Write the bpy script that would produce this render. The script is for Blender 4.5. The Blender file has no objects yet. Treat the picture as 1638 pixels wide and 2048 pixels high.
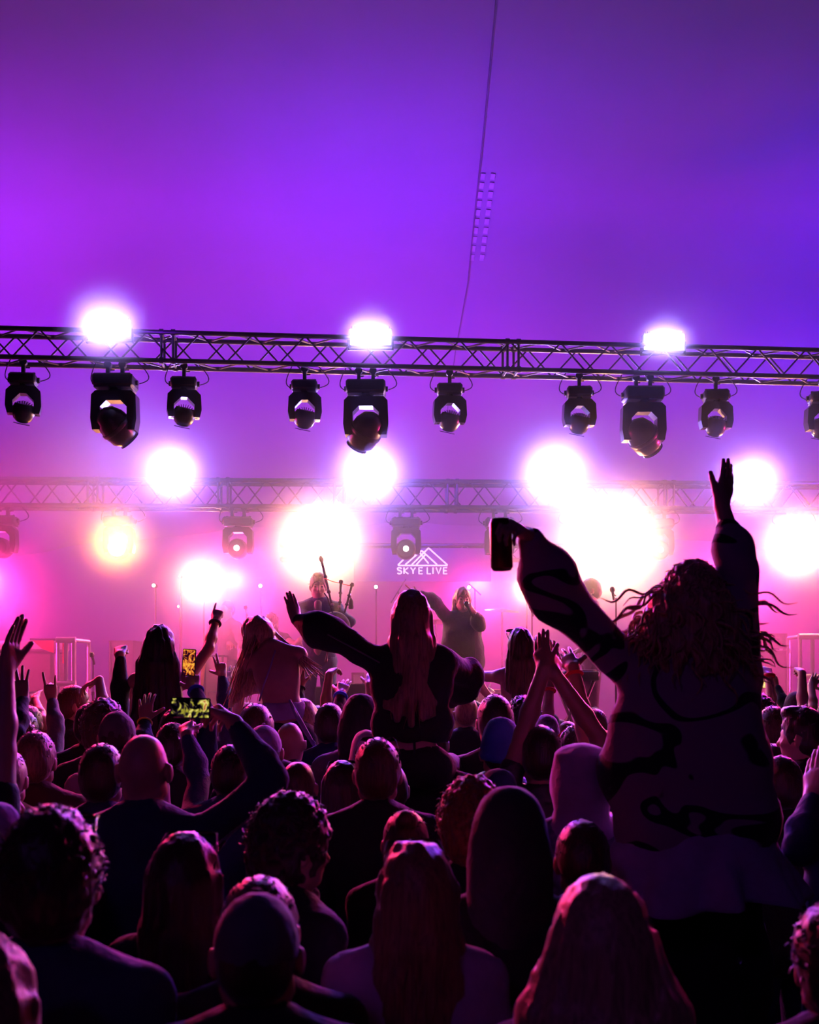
import bpy, math, random
import numpy as np
from mathutils import Vector, Matrix, Euler
import openvdb as vdb

random.seed(4)
rng = np.random.default_rng(4)
SC = bpy.context.scene
COL = SC.collection
PI = math.pi
F = 2400.0          # focal length in pixels of the 1638 x 2048 frame
CX, HY = 819.0, 1360.0   # principal column and horizon row
H = 1.95            # camera height

# ------------------------------------------------------------------ camera
cd = bpy.data.cameras.new('camera')
cam = bpy.data.objects.new('camera', cd)
COL.objects.link(cam)
cam.location = (0, 0, H)
cam.rotation_euler = (PI / 2, 0, 0)
cd.sensor_fit = 'VERTICAL'
cd.sensor_height = 36.0
cd.sensor_width = 36.0 * 1638 / 2048
cd.lens = F / 2048 * 36.0
cd.shift_y = (HY - 1024) / 2048
cd.clip_end = 200
cd.dof.use_dof = True
cd.dof.focus_distance = 8.5
cd.dof.aperture_fstop = 5.0
SC.camera = cam

# ------------------------------------------------------------------ view and world
SC.view_settings.view_transform = 'Standard'
SC.view_settings.look = 'None'
SC.view_settings.exposure = 0.0
SC.view_settings.gamma = 1.0
SC.view_settings.use_curve_mapping = False
SC.cycles.volume_bounces = 0
SC.cycles.max_bounces = 4
SC.cycles.diffuse_bounces = 2
SC.cycles.glossy_bounces = 2
SC.cycles.transmission_bounces = 2
SC.cycles.sample_clamp_indirect = 4
SC.cycles.sample_clamp_direct = 0
SC.cycles.use_light_tree = False
SC.cycles.caustics_reflective = False
SC.cycles.caustics_refractive = False
W = bpy.data.worlds.new('world')
SC.world = W
W.use_nodes = True
W.node_tree.nodes['Background'].inputs[0].default_value = (0.10, 0.03, 0.35, 1)
W.node_tree.nodes['Background'].inputs[1].default_value = 0.02


def at(px, py, Y):
    """pixel of the photo at distance Y -> point in the place"""
    return Vector(((px - CX) / F * Y, Y, H + (HY - py) / F * Y))


def lamp(kind, name, loc, power, color, size=0.1, target=None, spot=120, blend=0.6):
    d = bpy.data.lights.new(name, kind)
    d.energy = power
    d.color = color
    if kind == 'AREA':
        d.shape = 'RECTANGLE'
        d.size, d.size_y = size
        d.spread = PI
    else:
        d.shadow_soft_size = size
    if kind == 'SPOT':
        d.spot_size = math.radians(spot)
        d.spot_blend = blend
    o = bpy.data.objects.new(name, d)
    COL.objects.link(o)
    o.location = loc
    if target is not None:
        o.rotation_euler = (Vector(target) - Vector(loc)).to_track_quat('-Z', 'Y').to_euler()
    return o


# ------------------------------------------------------------------ stage lighting
BLUE = (0.36, 0.24, 1.0)
VIO = (0.36, 0.05, 1.0)
INDIGO = (0.10, 0.02, 1.0)
MAG = (1.0, 0.09, 0.62)
WARM = (1.0, 0.42, 0.12)
RED = (1.0, 0.04, 0.10)
YF, YR = 11.4, 14.0      # front and rear truss


def front_y(px):          # the front truss runs slightly away to the right
    return 11.3 + (px / 1638.0) * 0.76


def rear_y(px):
    return 13.8 + (px / 1638.0) * 0.34


STROBES = [(217, 658), (741, 674), (1328, 684)]
for i, (x, y) in enumerate(STROBES):
    p = at(x, y - 2, front_y(x) - 0.12)
    lamp('AREA', 'strobe_light', p, (60, 42, 36)[i], BLUE, (0.36, 0.13), (p.x, 0, p.z - 1.0))
REAR_STROBES = [(345, 945, 1.5), (740, 945, 1.7), (1108, 948, 2.0), (1500, 965, 1.4)]
for x, y, k in REAR_STROBES:
    p = at(x, y, rear_y(x) - 0.2)
    lamp('SPOT', 'rear_strobe_light', p, 300 * k, (0.28, 0.19, 1.0), 0.07, (p.x, 0, 1.5), 145, 0.4)
WASHES = [(235, 1082, 170, (1.0, 0.33, 0.02)), (640, 1085, 700, (1.0, 0.42, 0.20)),
          (1218, 1085, 1200, (1.0, 0.42, 0.22)), (1592, 1088, 420, (1.0, 0.38, 0.12))]
for x, y, e, c in WASHES:
    p = at(x, y, rear_y(x) - 0.35)
    lamp('SPOT', 'warm_wash_light', p, e, c, 0.07, (p.x * 0.6, 0, 1.0), 150, 0.4)
LOWS = [(405, 1163, 200, (1.0, 0.38, 0.16)), (1055, 1178, 90, (1.0, 0.45, 0.2))]
for x, y, e, c in LOWS:
    p = at(x, y, 15.1)
    lamp('SPOT', 'stand_light', p, e, c, 0.06, (p.x * 0.6, 0, 1.2), 140, 0.4)
# washes added without fixtures: violet on the canvas, magenta across the stage haze
lamp('SPOT', 'violet_canvas_wash', (-5.5, 13.0, 4.3), 700, (0.33, 0.014, 1.0), 0.2, (-4.5, 17, 9), 150, 1.0)
lamp('SPOT', 'violet_canvas_wash', (-0.5, 13.0, 4.3), 720, (0.20, 0.012, 1.0), 0.2, (0, 17, 9), 150, 1.0)
lamp('SPOT', 'indigo_canvas_wash', (5.5, 13.0, 4.3), 460, (0.05, 0.004, 1.0), 0.2, (4.5, 17, 9), 150, 1.0)
for X, c in ((-5, (0.30, 0.015, 1.0)), (0, (0.12, 0.01, 1.0)), (5, (0.10, 0.008, 1.0))):
    lamp('SPOT', 'violet_canvas_wash', (X, 14.8, 3.9), 420, c, 0.2, (X, 20, 5.2), 150, 1.0)
lamp('SPOT', 'violet_canvas_wash', (-2.5, 10.9, 5.2), 60, (0.24, 0.01, 1.0), 0.2, (-2.5, 13.5, 10), 140, 1.0)
lamp('SPOT', 'indigo_canvas_wash', (2.5, 10.9, 5.2), 40, (0.06, 0.005, 1.0), 0.2, (2.5, 13.5, 10), 140, 1.0)
for X in (-8.5, 8.5):
    lamp('SPOT', 'magenta_side_wash', (X, 13.6, 3.4), 8500, (1.0, 0.035, 0.34), 0.2, (0, 15.0, 1.4), 84, 1.0)
for X in (-6, -2.5, 1, 4.5, 7.5):
    lamp('SPOT', 'magenta_back_wash', (X, 17.2, 3.4), 1100, (1.0, 0.035, 0.32), 0.15, (X, 12.0, 0.6), 90, 1.0)
# lamps added in mid air, without fixtures, for coloured rims on the crowd
for X, c, e in ((-3.6, (1.0, 0.02, 0.10), 800), (-2.1, (1.0, 0.04, 0.45), 520), (-0.3, (0.30, 0.04, 1.0), 560), (1.7, (1.0, 0.03, 0.36), 480), (3.0, (0.25, 0.04, 1.0), 560), (4.2, (1.0, 0.03, 0.20), 380)):
    lamp('SPOT', 'added_crowd_rim', (X, 10.9, 3.95), e * 2.0, c, 0.10, (X * 0.6, 3.5, 1.4), 75, 0.8)
# dim violet fill lamp added behind the camera to lift the dark backs
lamp('SPOT', 'added_crowd_fill', (-2.0, -3.2, 5.2), 42, (0.42, 0.06, 1.0), 0.25, (0.5, 5.0, 1.4), 95, 0.8)


# ------------------------------------------------------------------ materials
MATS = {}


def mat(name, col, rough=0.7, metal=0.0, var=0.25, scale=12.0, bump=0.15, bscale=60.0,
        emit=None, estr=0.0, sheen=0.0, spec=0.5, wave=None):
    if name in MATS:
        return MATS[name]
    m = bpy.data.materials.new(name)
    m.use_nodes = True
    nt = m.node_tree
    b = nt.nodes['Principled BSDF']
    b.inputs['Roughness'].default_value = rough
    b.inputs['Metallic'].default_value = metal
    b.inputs['Specular IOR Level'].default_value = spec
    if sheen:
        b.inputs['Sheen Weight'].default_value = sheen
        b.inputs['Sheen Roughness'].default_value = 0.4
    tc = nt.nodes.new('ShaderNodeTexCoord')
    n = nt.nodes.new('ShaderNodeTexNoise')
    n.inputs['Scale'].default_value = scale
    n.inputs['Detail'].default_value = 4
    nt.links.new(tc.outputs['Object'], n.inputs['Vector'])
    r = nt.nodes.new('ShaderNodeValToRGB')
    c = np.array(col[:3])
    r.color_ramp.elements[0].position = 0.3
    r.color_ramp.elements[1].position = 0.7
    r.color_ramp.elements[0].color = (*(c * (1 - var)), 1)
    r.color_ramp.elements[1].color = (*np.minimum(c * (1 + var), 1), 1)
    nt.links.new(n.outputs['Fac'], r.inputs['Fac'])
    nt.links.new(r.outputs['Color'], b.inputs['Base Color'])
    if bump:
        if wave:
            n2 = nt.nodes.new('ShaderNodeTexWave')
            n2.inputs['Scale'].default_value = wave
            n2.inputs['Distortion'].default_value = 3
            n2.inputs['Detail'].default_value = 2
            out = n2.outputs['Fac']
        else:
            n2 = nt.nodes.new('ShaderNodeTexNoise')
            n2.inputs['Scale'].default_value = bscale
            n2.inputs['Detail'].default_value = 5
            out = n2.outputs['Fac']
        nt.links.new(tc.outputs['Object'], n2.inputs['Vector'])
        bp = nt.nodes.new('ShaderNodeBump')
        bp.inputs['Strength'].default_value = bump
        bp.inputs['Distance'].default_value = 0.02
        nt.links.new(out, bp.inputs['Height'])
        nt.links.new(bp.outputs['Normal'], b.inputs['Normal'])
    if emit:
        b.inputs['Emission Color'].default_value = (*emit, 1)
        b.inputs['Emission Strength'].default_value = estr
    MATS[name] = m
    return m


ALU = mat('dulled aluminium tube', (0.14, 0.13, 0.16), 0.45, 0.8, 0.1, 8, 0.05, 80)
BLACKMETAL = mat('black powder coated housing', (0.018, 0.018, 0.022), 0.45, 0.0, 0.3, 20, 0.08, 120)
RUBBER = mat('black rubber cable', (0.012, 0.012, 0.014), 0.6, 0, 0.2, 30, 0.1, 90)
CANVAS = mat('white tent canvas', (0.62, 0.62, 0.66), 0.8, 0, 0.06, 0.5, 0.12, 1.2)
SEAM = mat('seam webbing of the tent', (0.30, 0.30, 0.32), 0.8, 0, 0.1, 6, 0.1, 30)
SKIN = mat('fair skin', (0.50, 0.30, 0.22), 0.45, 0, 0.08, 20, 0.05, 150)


# ------------------------------------------------------------------ mesh helpers
class MB:
    """collects shapes into ONE mesh"""

    def __init__(self):
        self.v, self.f, self.n = [], [], 0

    def add(self, v, f):
        v = np.asarray(v, float).reshape(-1, 3)
        self.v.append(v)
        o = self.n
        self.f += [tuple(int(i) + o for i in q) for q in f]
        self.n += len(v)

    def box(self, c, s, M=None, bev=0.0):
        x, y, z = [k / 2 for k in s]
        if bev:
            # box with cut edges, seen from every side
            b = min(bev, x * .9, y * .9, z * .9)
            bm_v, bm_f = [], []
            prof = [(x - b, -y), (x, -y + b), (x, y - b), (x - b, y), (-x + b, y), (-x, y - b), (-x, -y + b), (-x + b, -y)]
            inner = [(px * (x - b) / x if abs(px) == x else px * 1.0, py * (y - b) / y if abs(py) == y else py) for px, py in prof]
            rings = [(inner, -z), (prof, -z + b), (prof, z - b), (inner, z)]
            for pr, zz in rings:
                bm_v += [(a, d, zz) for a, d in pr]
            for k in range(3):
                for i in range(8):
                    j = (i + 1) % 8
                    bm_f.append((k * 8 + i, k * 8 + j, k * 8 + 8 + j, k * 8 + 8 + i))
            bm_f.append(tuple(range(7, -1, -1)))
            bm_f.append(tuple(range(24, 32)))
            v, f = np.array(bm_v), bm_f
        else:
            v = np.array([(sx * x, sy * y, sz * z) for sx in (-1, 1) for sy in (-1, 1) for sz in (-1, 1)])
            f = [(0, 1, 3, 2), (4, 6, 7, 5), (0, 4, 5, 1), (2, 3, 7, 6), (0, 2, 6, 4), (1, 5, 7, 3)]
        if M is not None:
            v = v @ np.array(M.to_3x3()).T
        self.add(v + np.array(c), f)
        return self

    def tube(self, pts, r, seg=10, cap=True):
        """pts: polyline, r: radius or list"""
        P = [Vector(p) for p in pts]
        n = len(P)
        R = [r] * n if not hasattr(r, '__len__') else list(r)
        T = [(P[min(i + 1, n - 1)] - P[max(i - 1, 0)]).normalized() for i in range(n)]
        up = Vector((0, 0, 1)) if abs(T[0].z) < 0.9 else Vector((1, 0, 0))
        a = T[0].cross(up).normalized()
        V = []
        for i in range(n):
            a = (a - T[i] * a.dot(T[i])).normalized()
            b = T[i].cross(a)
            for k in range(seg):
                t = 2 * PI * k / seg
                V.append(P[i] + (a * math.cos(t) + b * math.sin(t)) * R[i])
        Fc = []
        for i in range(n - 1):
            for k in range(seg):
                k2 = (k + 1) % seg
                Fc.append((i * seg + k, i * seg + k2, (i + 1) * seg + k2, (i + 1) * seg + k))
        if cap:
            Fc.append(tuple(range(seg - 1, -1, -1)))
            Fc.append(tuple(range((n - 1) * seg, n * seg)))
        self.add([tuple(q) for q in V], Fc)
        return self

    def lathe(self, prof, c=(0, 0, 0), axis=(0, 0, 1), seg=24):
        """prof: (radius, height) list along axis"""
        q = Vector((0, 0, 1)).rotation_difference(Vector(axis).normalized())
        V, Fc = [], []
        n = len(prof)
        for r, h in prof:
            for k in range(seg):
                t = 2 * PI * k / seg
                p = q @ Vector((max(r, 1e-5) * math.cos(t), max(r, 1e-5) * math.sin(t), h))
                V.append((p.x + c[0], p.y + c[1], p.z + c[2]))
        for i in range(n - 1):
            for k in range(seg):
                k2 = (k + 1) % seg
                Fc.append((i * seg + k, i * seg + k2, (i + 1) * seg + k2, (i + 1) * seg + k))
        Fc.append(tuple(range(seg - 1, -1, -1)))
        Fc.append(tuple(range((n - 1) * seg, n * seg)))
        self.add(V, Fc)
        return self

    def prism(self, outline, y0, y1, holes=None, M=None):
        """simple polygon in x-z pulled from y0 to y1 (quads strip for U shapes: use ring())"""
        n = len(outline)
        v = [(x, y0, z) for x, z in outline] + [(x, y1, z) for x, z in outline]
        f = [tuple(range(n)), tuple(range(2 * n - 1, n - 1, -1))]
        for i in range(n):
            j = (i + 1) % n
            f.append((i, i + n, j + n, j))
        v = np.array(v, float)
        if M is not None:
            v = v @ np.array(M.to_3x3()).T + np.array(M.to_translation())
        self.add(v, f)
        return self

    def build(self, name, m, parent=None, smooth=True, loc=None, sharp=True):
        me = bpy.data.meshes.new(name)
        V = np.concatenate(self.v) if self.v else np.zeros((0, 3))
        me.from_pydata(V.tolist(), [], self.f)
        me.validate()
        if m is not None:
            me.materials.append(m)
        if smooth:
            me.polygons.foreach_set('use_smooth', [True] * len(me.polygons))
            if sharp:
                me.set_sharp_from_angle(angle=math.radians(38))
        o = bpy.data.objects.new(name, me)
        COL.objects.link(o)
        if parent is not None:
            o.parent = parent
        if loc is not None:
            o.location = loc
        return o


def tag(o, label=None, cat=None, group=None, kind=None):
    if label:
        o['label'] = label
    if cat:
        o['category'] = cat
    if group:
        o['group'] = group
    if kind:
        o['kind'] = kind
    return o


def empty(name, loc, label, cat, group=None, rz=0.0):
    o = bpy.data.objects.new(name, None)
    COL.objects.link(o)
    o.location = loc
    o.rotation_euler = (0, 0, rz)
    o.empty_display_size = 0.1
    return tag(o, label, cat, group)


def copy_tree(o, parent=None):
    c = o.copy()
    COL.objects.link(c)
    c.parent = parent
    for ch in list(o.children):
        copy_tree(ch, c)
    return c


# ------------------------------------------------------------------ the tent and the ground
def grid_mesh(name, fn, nu, nv, m, kind=None):
    mb = MB()
    V = [fn(i / nu, j / nv) for j in range(nv + 1) for i in range(nu + 1)]
    Fc = [(j * (nu + 1) + i, j * (nu + 1) + i + 1, (j + 1) * (nu + 1) + i + 1, (j + 1) * (nu + 1) + i)
          for j in range(nv) for i in range(nu)]
    mb.add(V, Fc)
    o = mb.build(name, m, sharp=False)
    if kind:
        tag(o, kind=kind)
    return o


def roof(u, v):
    # canvas rises from the back wall over the stage to the ridge above the crowd
    X = -13 + 26 * u
    a = v
    Y = 20.5 - 24.5 * a
    Z = 4.6 + 6.4 * math.sin(min(a * 1.15, 1.0) * PI / 2) ** 0.9
    Z += -0.10 * abs(math.sin(u * PI * 4)) * math.sin(PI * min(a, 1)) - 0.012 * X * X
    return (X, Y, Z)


DARKCAN = mat('unseen canvas darkened against bounce', (0.012, 0.009, 0.022), 0.85, 0, 0.1, 0.5, 0.12, 1.2)  # unseen roof over the crowd and side walls, made dark to cut bounce
grid_mesh('ceiling', lambda u, v: roof(u, v * .41), 64, 24, CANVAS, 'structure')
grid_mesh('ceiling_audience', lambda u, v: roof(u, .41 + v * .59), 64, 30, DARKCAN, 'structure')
grid_mesh('wall_back', lambda u, v: (-13 + 26 * u, 20.5 + 0.06 * math.sin(u * 60), 4.9 * v - 0.012 * (-13 + 26 * u) ** 2 * v), 80, 8, CANVAS, 'structure')
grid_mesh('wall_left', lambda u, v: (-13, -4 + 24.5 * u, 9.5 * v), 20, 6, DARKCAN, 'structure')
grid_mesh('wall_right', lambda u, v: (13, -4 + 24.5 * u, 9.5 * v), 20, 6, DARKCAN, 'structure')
GROUND = mat('trodden dark grass ground', (0.03, 0.035, 0.02), 0.95, 0, 0.5, 3, 0.5, 15)
grid_mesh('floor', lambda u, v: (-13 + 26 * u, -4 + 24.5 * v, 0.02 * math.sin(u * 31) * math.sin(v * 23) - 0.02), 40, 40, GROUND, 'structure')


# ------------------------------------------------------------------ tent seam and pale dashes
def roof_point(px, py):
    """where the sight line meets the canvas (bisection on the roof profile)"""
    lo, hi = 0.0, 0.9
    for _ in range(40):
        a = (lo + hi) / 2
        Y = 20.5 - 24.5 * a
        if Y < 0.5:
            hi = a
            continue
        p = at(px, py, Y)
        z = roof((p.x + 13) / 26, a)[2]
        if z > p.z:
            hi = a
        else:
            lo = a
    return Vector(roof((p.x + 13) / 26, (lo + hi) / 2))


seam = MB()
sp = [roof_point(x, y) for x, y in ((996, -60), (985, 60), (966, 260), (948, 430), (935, 560), (910, 700), (890, 850))]
off = Vector((0, -0.03, -0.05))
seam.tube([p + off for p in sp], 0.006, 6)
o = seam.build('trim_1', SEAM)
tag(o, kind='structure')
# two columns of dashes beside the seam, paler than the canvas
DASH = mat('pale seam dashes', (0.9, 0.9, 0.92), 0.5, 0, 0.1, 10, 0.1, 30, emit=None)
lad = MB()
for k in range(10):
    for dx in (0, 20):
        x_, y_ = 962 - k * 2.4 + dx, 345 + k * 18
        qv = [roof_point(x_, y_), roof_point(x_ + 9, y_ + 1), roof_point(x_ + 7, y_ + 13), roof_point(x_ - 2, y_ + 12)]
        lo_ = Vector((0, -.004, -.008))
        lad.add([tuple(v + lo_) for v in qv] + [tuple(v + lo_ * 2) for v in qv], [(0, 1, 2, 3), (7, 6, 5, 4), (0, 4, 5, 1), (1, 5, 6, 2), (2, 6, 7, 3), (3, 7, 4, 0)])
o = lad.build('trim_2', DASH)
tag(o, kind='structure')

# ------------------------------------------------------------------ stage
DECK = mat('matt black stage boards', (0.05, 0.045, 0.05), 0.5, 0, 0.3, 4, 0.2, 40)
st = empty('stage', (0, 14.6, 0), 'raised black stage across the whole tent behind the crowd', 'stage')
MB().box((0, 0, 1.17), (17.6, 6.0, 0.1)).build('deck', DECK, st)
MB().box((0, -2.95, 0.56), (17.4, 0.06, 1.12)).build('fascia', BLACKMETAL, st)
for X in range(-8, 9, 2):
    for Yy in (-2.7, 0, 2.7):
        MB().tube([(X, Yy, 0), (X, Yy, 1.12)], 0.03, 8).build('leg', ALU, st)
DT = 1.22


# ------------------------------------------------------------------ lighting trusses
def truss(px0, px1, ytop, ybot, Yfn, rise, sec, label, period=0.5, joints=None, crt=0.024):
    """box truss between two picture columns; rise = its side in metres"""
    # its two ends in the place: same height, slightly different distance
    A = at(px0, ytop[0], Yfn(px0))
    B = at(px1, ytop[1], Yfn(px1))
    zt = (A.z + B.z) / 2
    A.z = B.z = zt
    L = (B - A).length
    ang = math.atan2(B.y - A.y, B.x - A.x)
    root = empty('lighting_truss', (A.x, A.y, zt - rise), label, 'truss', rz=ang)
    for (yy, zz) in ((0, 0), (0, rise), (rise, 0), (rise, rise)):
        MB().tube([(0, yy, zz), (L, yy, zz)], crt, 12).build('chord', ALU, root)
    n = int(L / period)

    def zig(fn, ph):
        mb = MB()
        pts = []
        for k in range(n * 2 + 1):
            x = (k + ph) * period / 2
            if x > L:
                break
            pts.append(fn(x, k % 2))
        # each web rod a straight run with a rounded turn at the chord
        full = []
        for a, b in zip(pts[:-1], pts[1:]):
            a, b = Vector(a), Vector(b)
            full += [a.lerp(b, 0.06), a.lerp(b, 0.94)]
        mb.tube(full, 0.009, 6)
        return mb
    zig(lambda x, u: (x, 0, rise * u), 0.0).build('lattice', ALU, root)
    zig(lambda x, u: (x, rise, rise * u), 0.9).build('lattice', ALU, root)
    zig(lambda x, u: (x, rise * u, rise), 0.3).build('lattice', ALU, root)
    zig(lambda x, u: (x, rise * u, 0), 0.6).build('lattice', ALU, root)
    for jx in joints or []:
        fr = MB()
        for d in (-0.055, 0.055):
            for (yy, zz) in ((0, 0), (0, rise), (rise, 0), (rise, rise)):
                fr.tube([(jx + d - 0.02, yy, zz), (jx + d + 0.02, yy, zz)], crt * 1.35, 12)
            fr.tube([(jx + d, 0, 0), (jx + d, 0, rise)], 0.013, 8)
            fr.tube([(jx + d, rise, 0), (jx + d, rise, rise)], 0.013, 8)
            fr.tube([(jx + d, 0, 0), (jx + d, rise, 0)], 0.013, 8)
            fr.tube([(jx + d, 0, rise), (jx + d, rise, rise)], 0.013, 8)
        fr.build('joint_frame', ALU, root)
    return root, A, B, zt


def jx(px, A, B, Yfn):
    p = at(px, HY, Yfn(px))
    return (Vector((p.x, p.y)) - Vector((A.x, A.y))).length


A0, B0 = at(-420, 644, front_y(-420)), at(2060, 712, front_y(2060))
ftr, FA, FB, FZ = truss(-420, 2060, (644, 712), None, front_y, 0.27, 3, 'dark box truss nearest the crowd, crossing above the stage front',
                        0.5, [jx(p, A0, B0, front_y) for p in (335, 1025, 1730)])
A1, B1 = at(-500, 956, rear_y(-500)), at(2100, 969, rear_y(2100))
rtr, RA, RB, RZ = truss(-500, 2100, (954, 970), None, rear_y, 0.30, 3, 'second box truss hung lower behind the first, washed out by haze',
                        0.47, [jx(p, A1, B1, rear_y) for p in (185, 446, 678, 905, 1338)])
ttr, TA, TB, TZ = truss(560, 1250, (1090, 1090), None, lambda p: 16.9, 0.2, 3, 'thin faint truss at the back carrying the sign', 0.4, [])


def beam_tower(x, y, z, label):
    t = empty('truss_tower', (x, y, 0), label, 'tower')
    for dx in (0, 0.27):
        for dy in (0, 0.27):
            MB().tube([(dx, dy, 0.0), (dx, dy, z)], 0.024, 8).build('chord', ALU, t)
    mb = MB()
    k = 0
    while k * 0.25 < z - 0.3:
        mb.tube([(0.27 * (k % 2), 0, k * 0.25), (0.27 * ((k + 1) % 2), 0, k * 0.25 + 0.25)], 0.009, 6)
        mb.tube([(0, 0.27 * (k % 2), k * 0.25), (0, 0.27 * ((k + 1) % 2), k * 0.25 + 0.25)], 0.009, 6)
        k += 1
    mb.build('lattice', ALU, t)


# ------------------------------------------------------------------ luminaires
GLASS = mat('dark lens glass', (0.02, 0.02, 0.03), 0.08, 0, 0.1, 5, 0, 10)
LIT = mat('lit white lens', (0.9, 0.9, 0.9), 0.4, 0, 0.0, 5, 0, 10, emit=(1.0, 0.92, 0.85), estr=14)
WARMLIT = mat('lit warm lens', (0.9, 0.8, 0.6), 0.4, 0, 0.0, 5, 0, 10, emit=(1.0, 0.62, 0.28), estr=30)
LED = mat('lit blue white diode panel', (0.9, 0.9, 1), 0.4, 0, 0.0, 5, 0, 10, emit=(0.75, 0.72, 1.0), estr=16)
SHINY = mat('satin black moulded shell', (0.03, 0.03, 0.035), 0.3, 0, 0.2, 10, 0.03, 60)


def yoke_outline(w, h, arm, ch, top):
    """U shape hanging down: chamfered shoulders outside, cut-corner arch inside"""
    x = w / 2
    xi = x - arm
    return [(-x, -ch), (-x + ch, 0), (x - ch, 0), (x, -ch), (x + 0.008, -h * 0.72), (x - 0.01, -h), (xi, -h), (xi, -top - ch * 1.5),
            (xi - ch * 1.5, -top), (-xi + ch * 1.5, -top), (-xi, -top - ch * 1.5), (-xi, -h), (-x + 0.01, -h), (-x - 0.008, -h * 0.72)]


def yoke_mb(w, h, arm, ch, top, depth):
    mb = MB()
    o = yoke_outline(w, h, arm, ch, top)
    n = len(o)
    d0, d1 = -depth / 2, depth / 2
    v = [(x, d0, z) for x, z in o] + [(x, d1, z) for x, z in o]
    f = []
    # faces as quads between outside and inside runs of the U
    quads = [(0, 1, 9, 10), (1, 2, 8, 9), (2, 3, 7, 8), (3, 4, 6, 7), (4, 5, 6), (0, 10, 11, 13), (13, 11, 12)]
    for q in quads:
        f.append(q)
        f.append(tuple(i + n for i in reversed(q)))
    for i in range(n):
        j = (i + 1) % n
        f.append((i, i + n, j + n, j))
    mb.add(v, f)
    return mb


def clamp_mb(h, xs=(0,)):
    mb = MB()
    for x in xs:
        mb.box((x, 0, h * 0.35), (0.035, 0.05, h * 0.75), bev=0.004)
        mb.tube([(x, -0.025, h * 0.9), (x, 0.025, h * 0.9)], 0.036, 12)
        mb.tube([(x, 0.03, h * 0.55), (x + 0.05, 0.05, h * 0.6)], 0.008, 6)
    return mb


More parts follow.
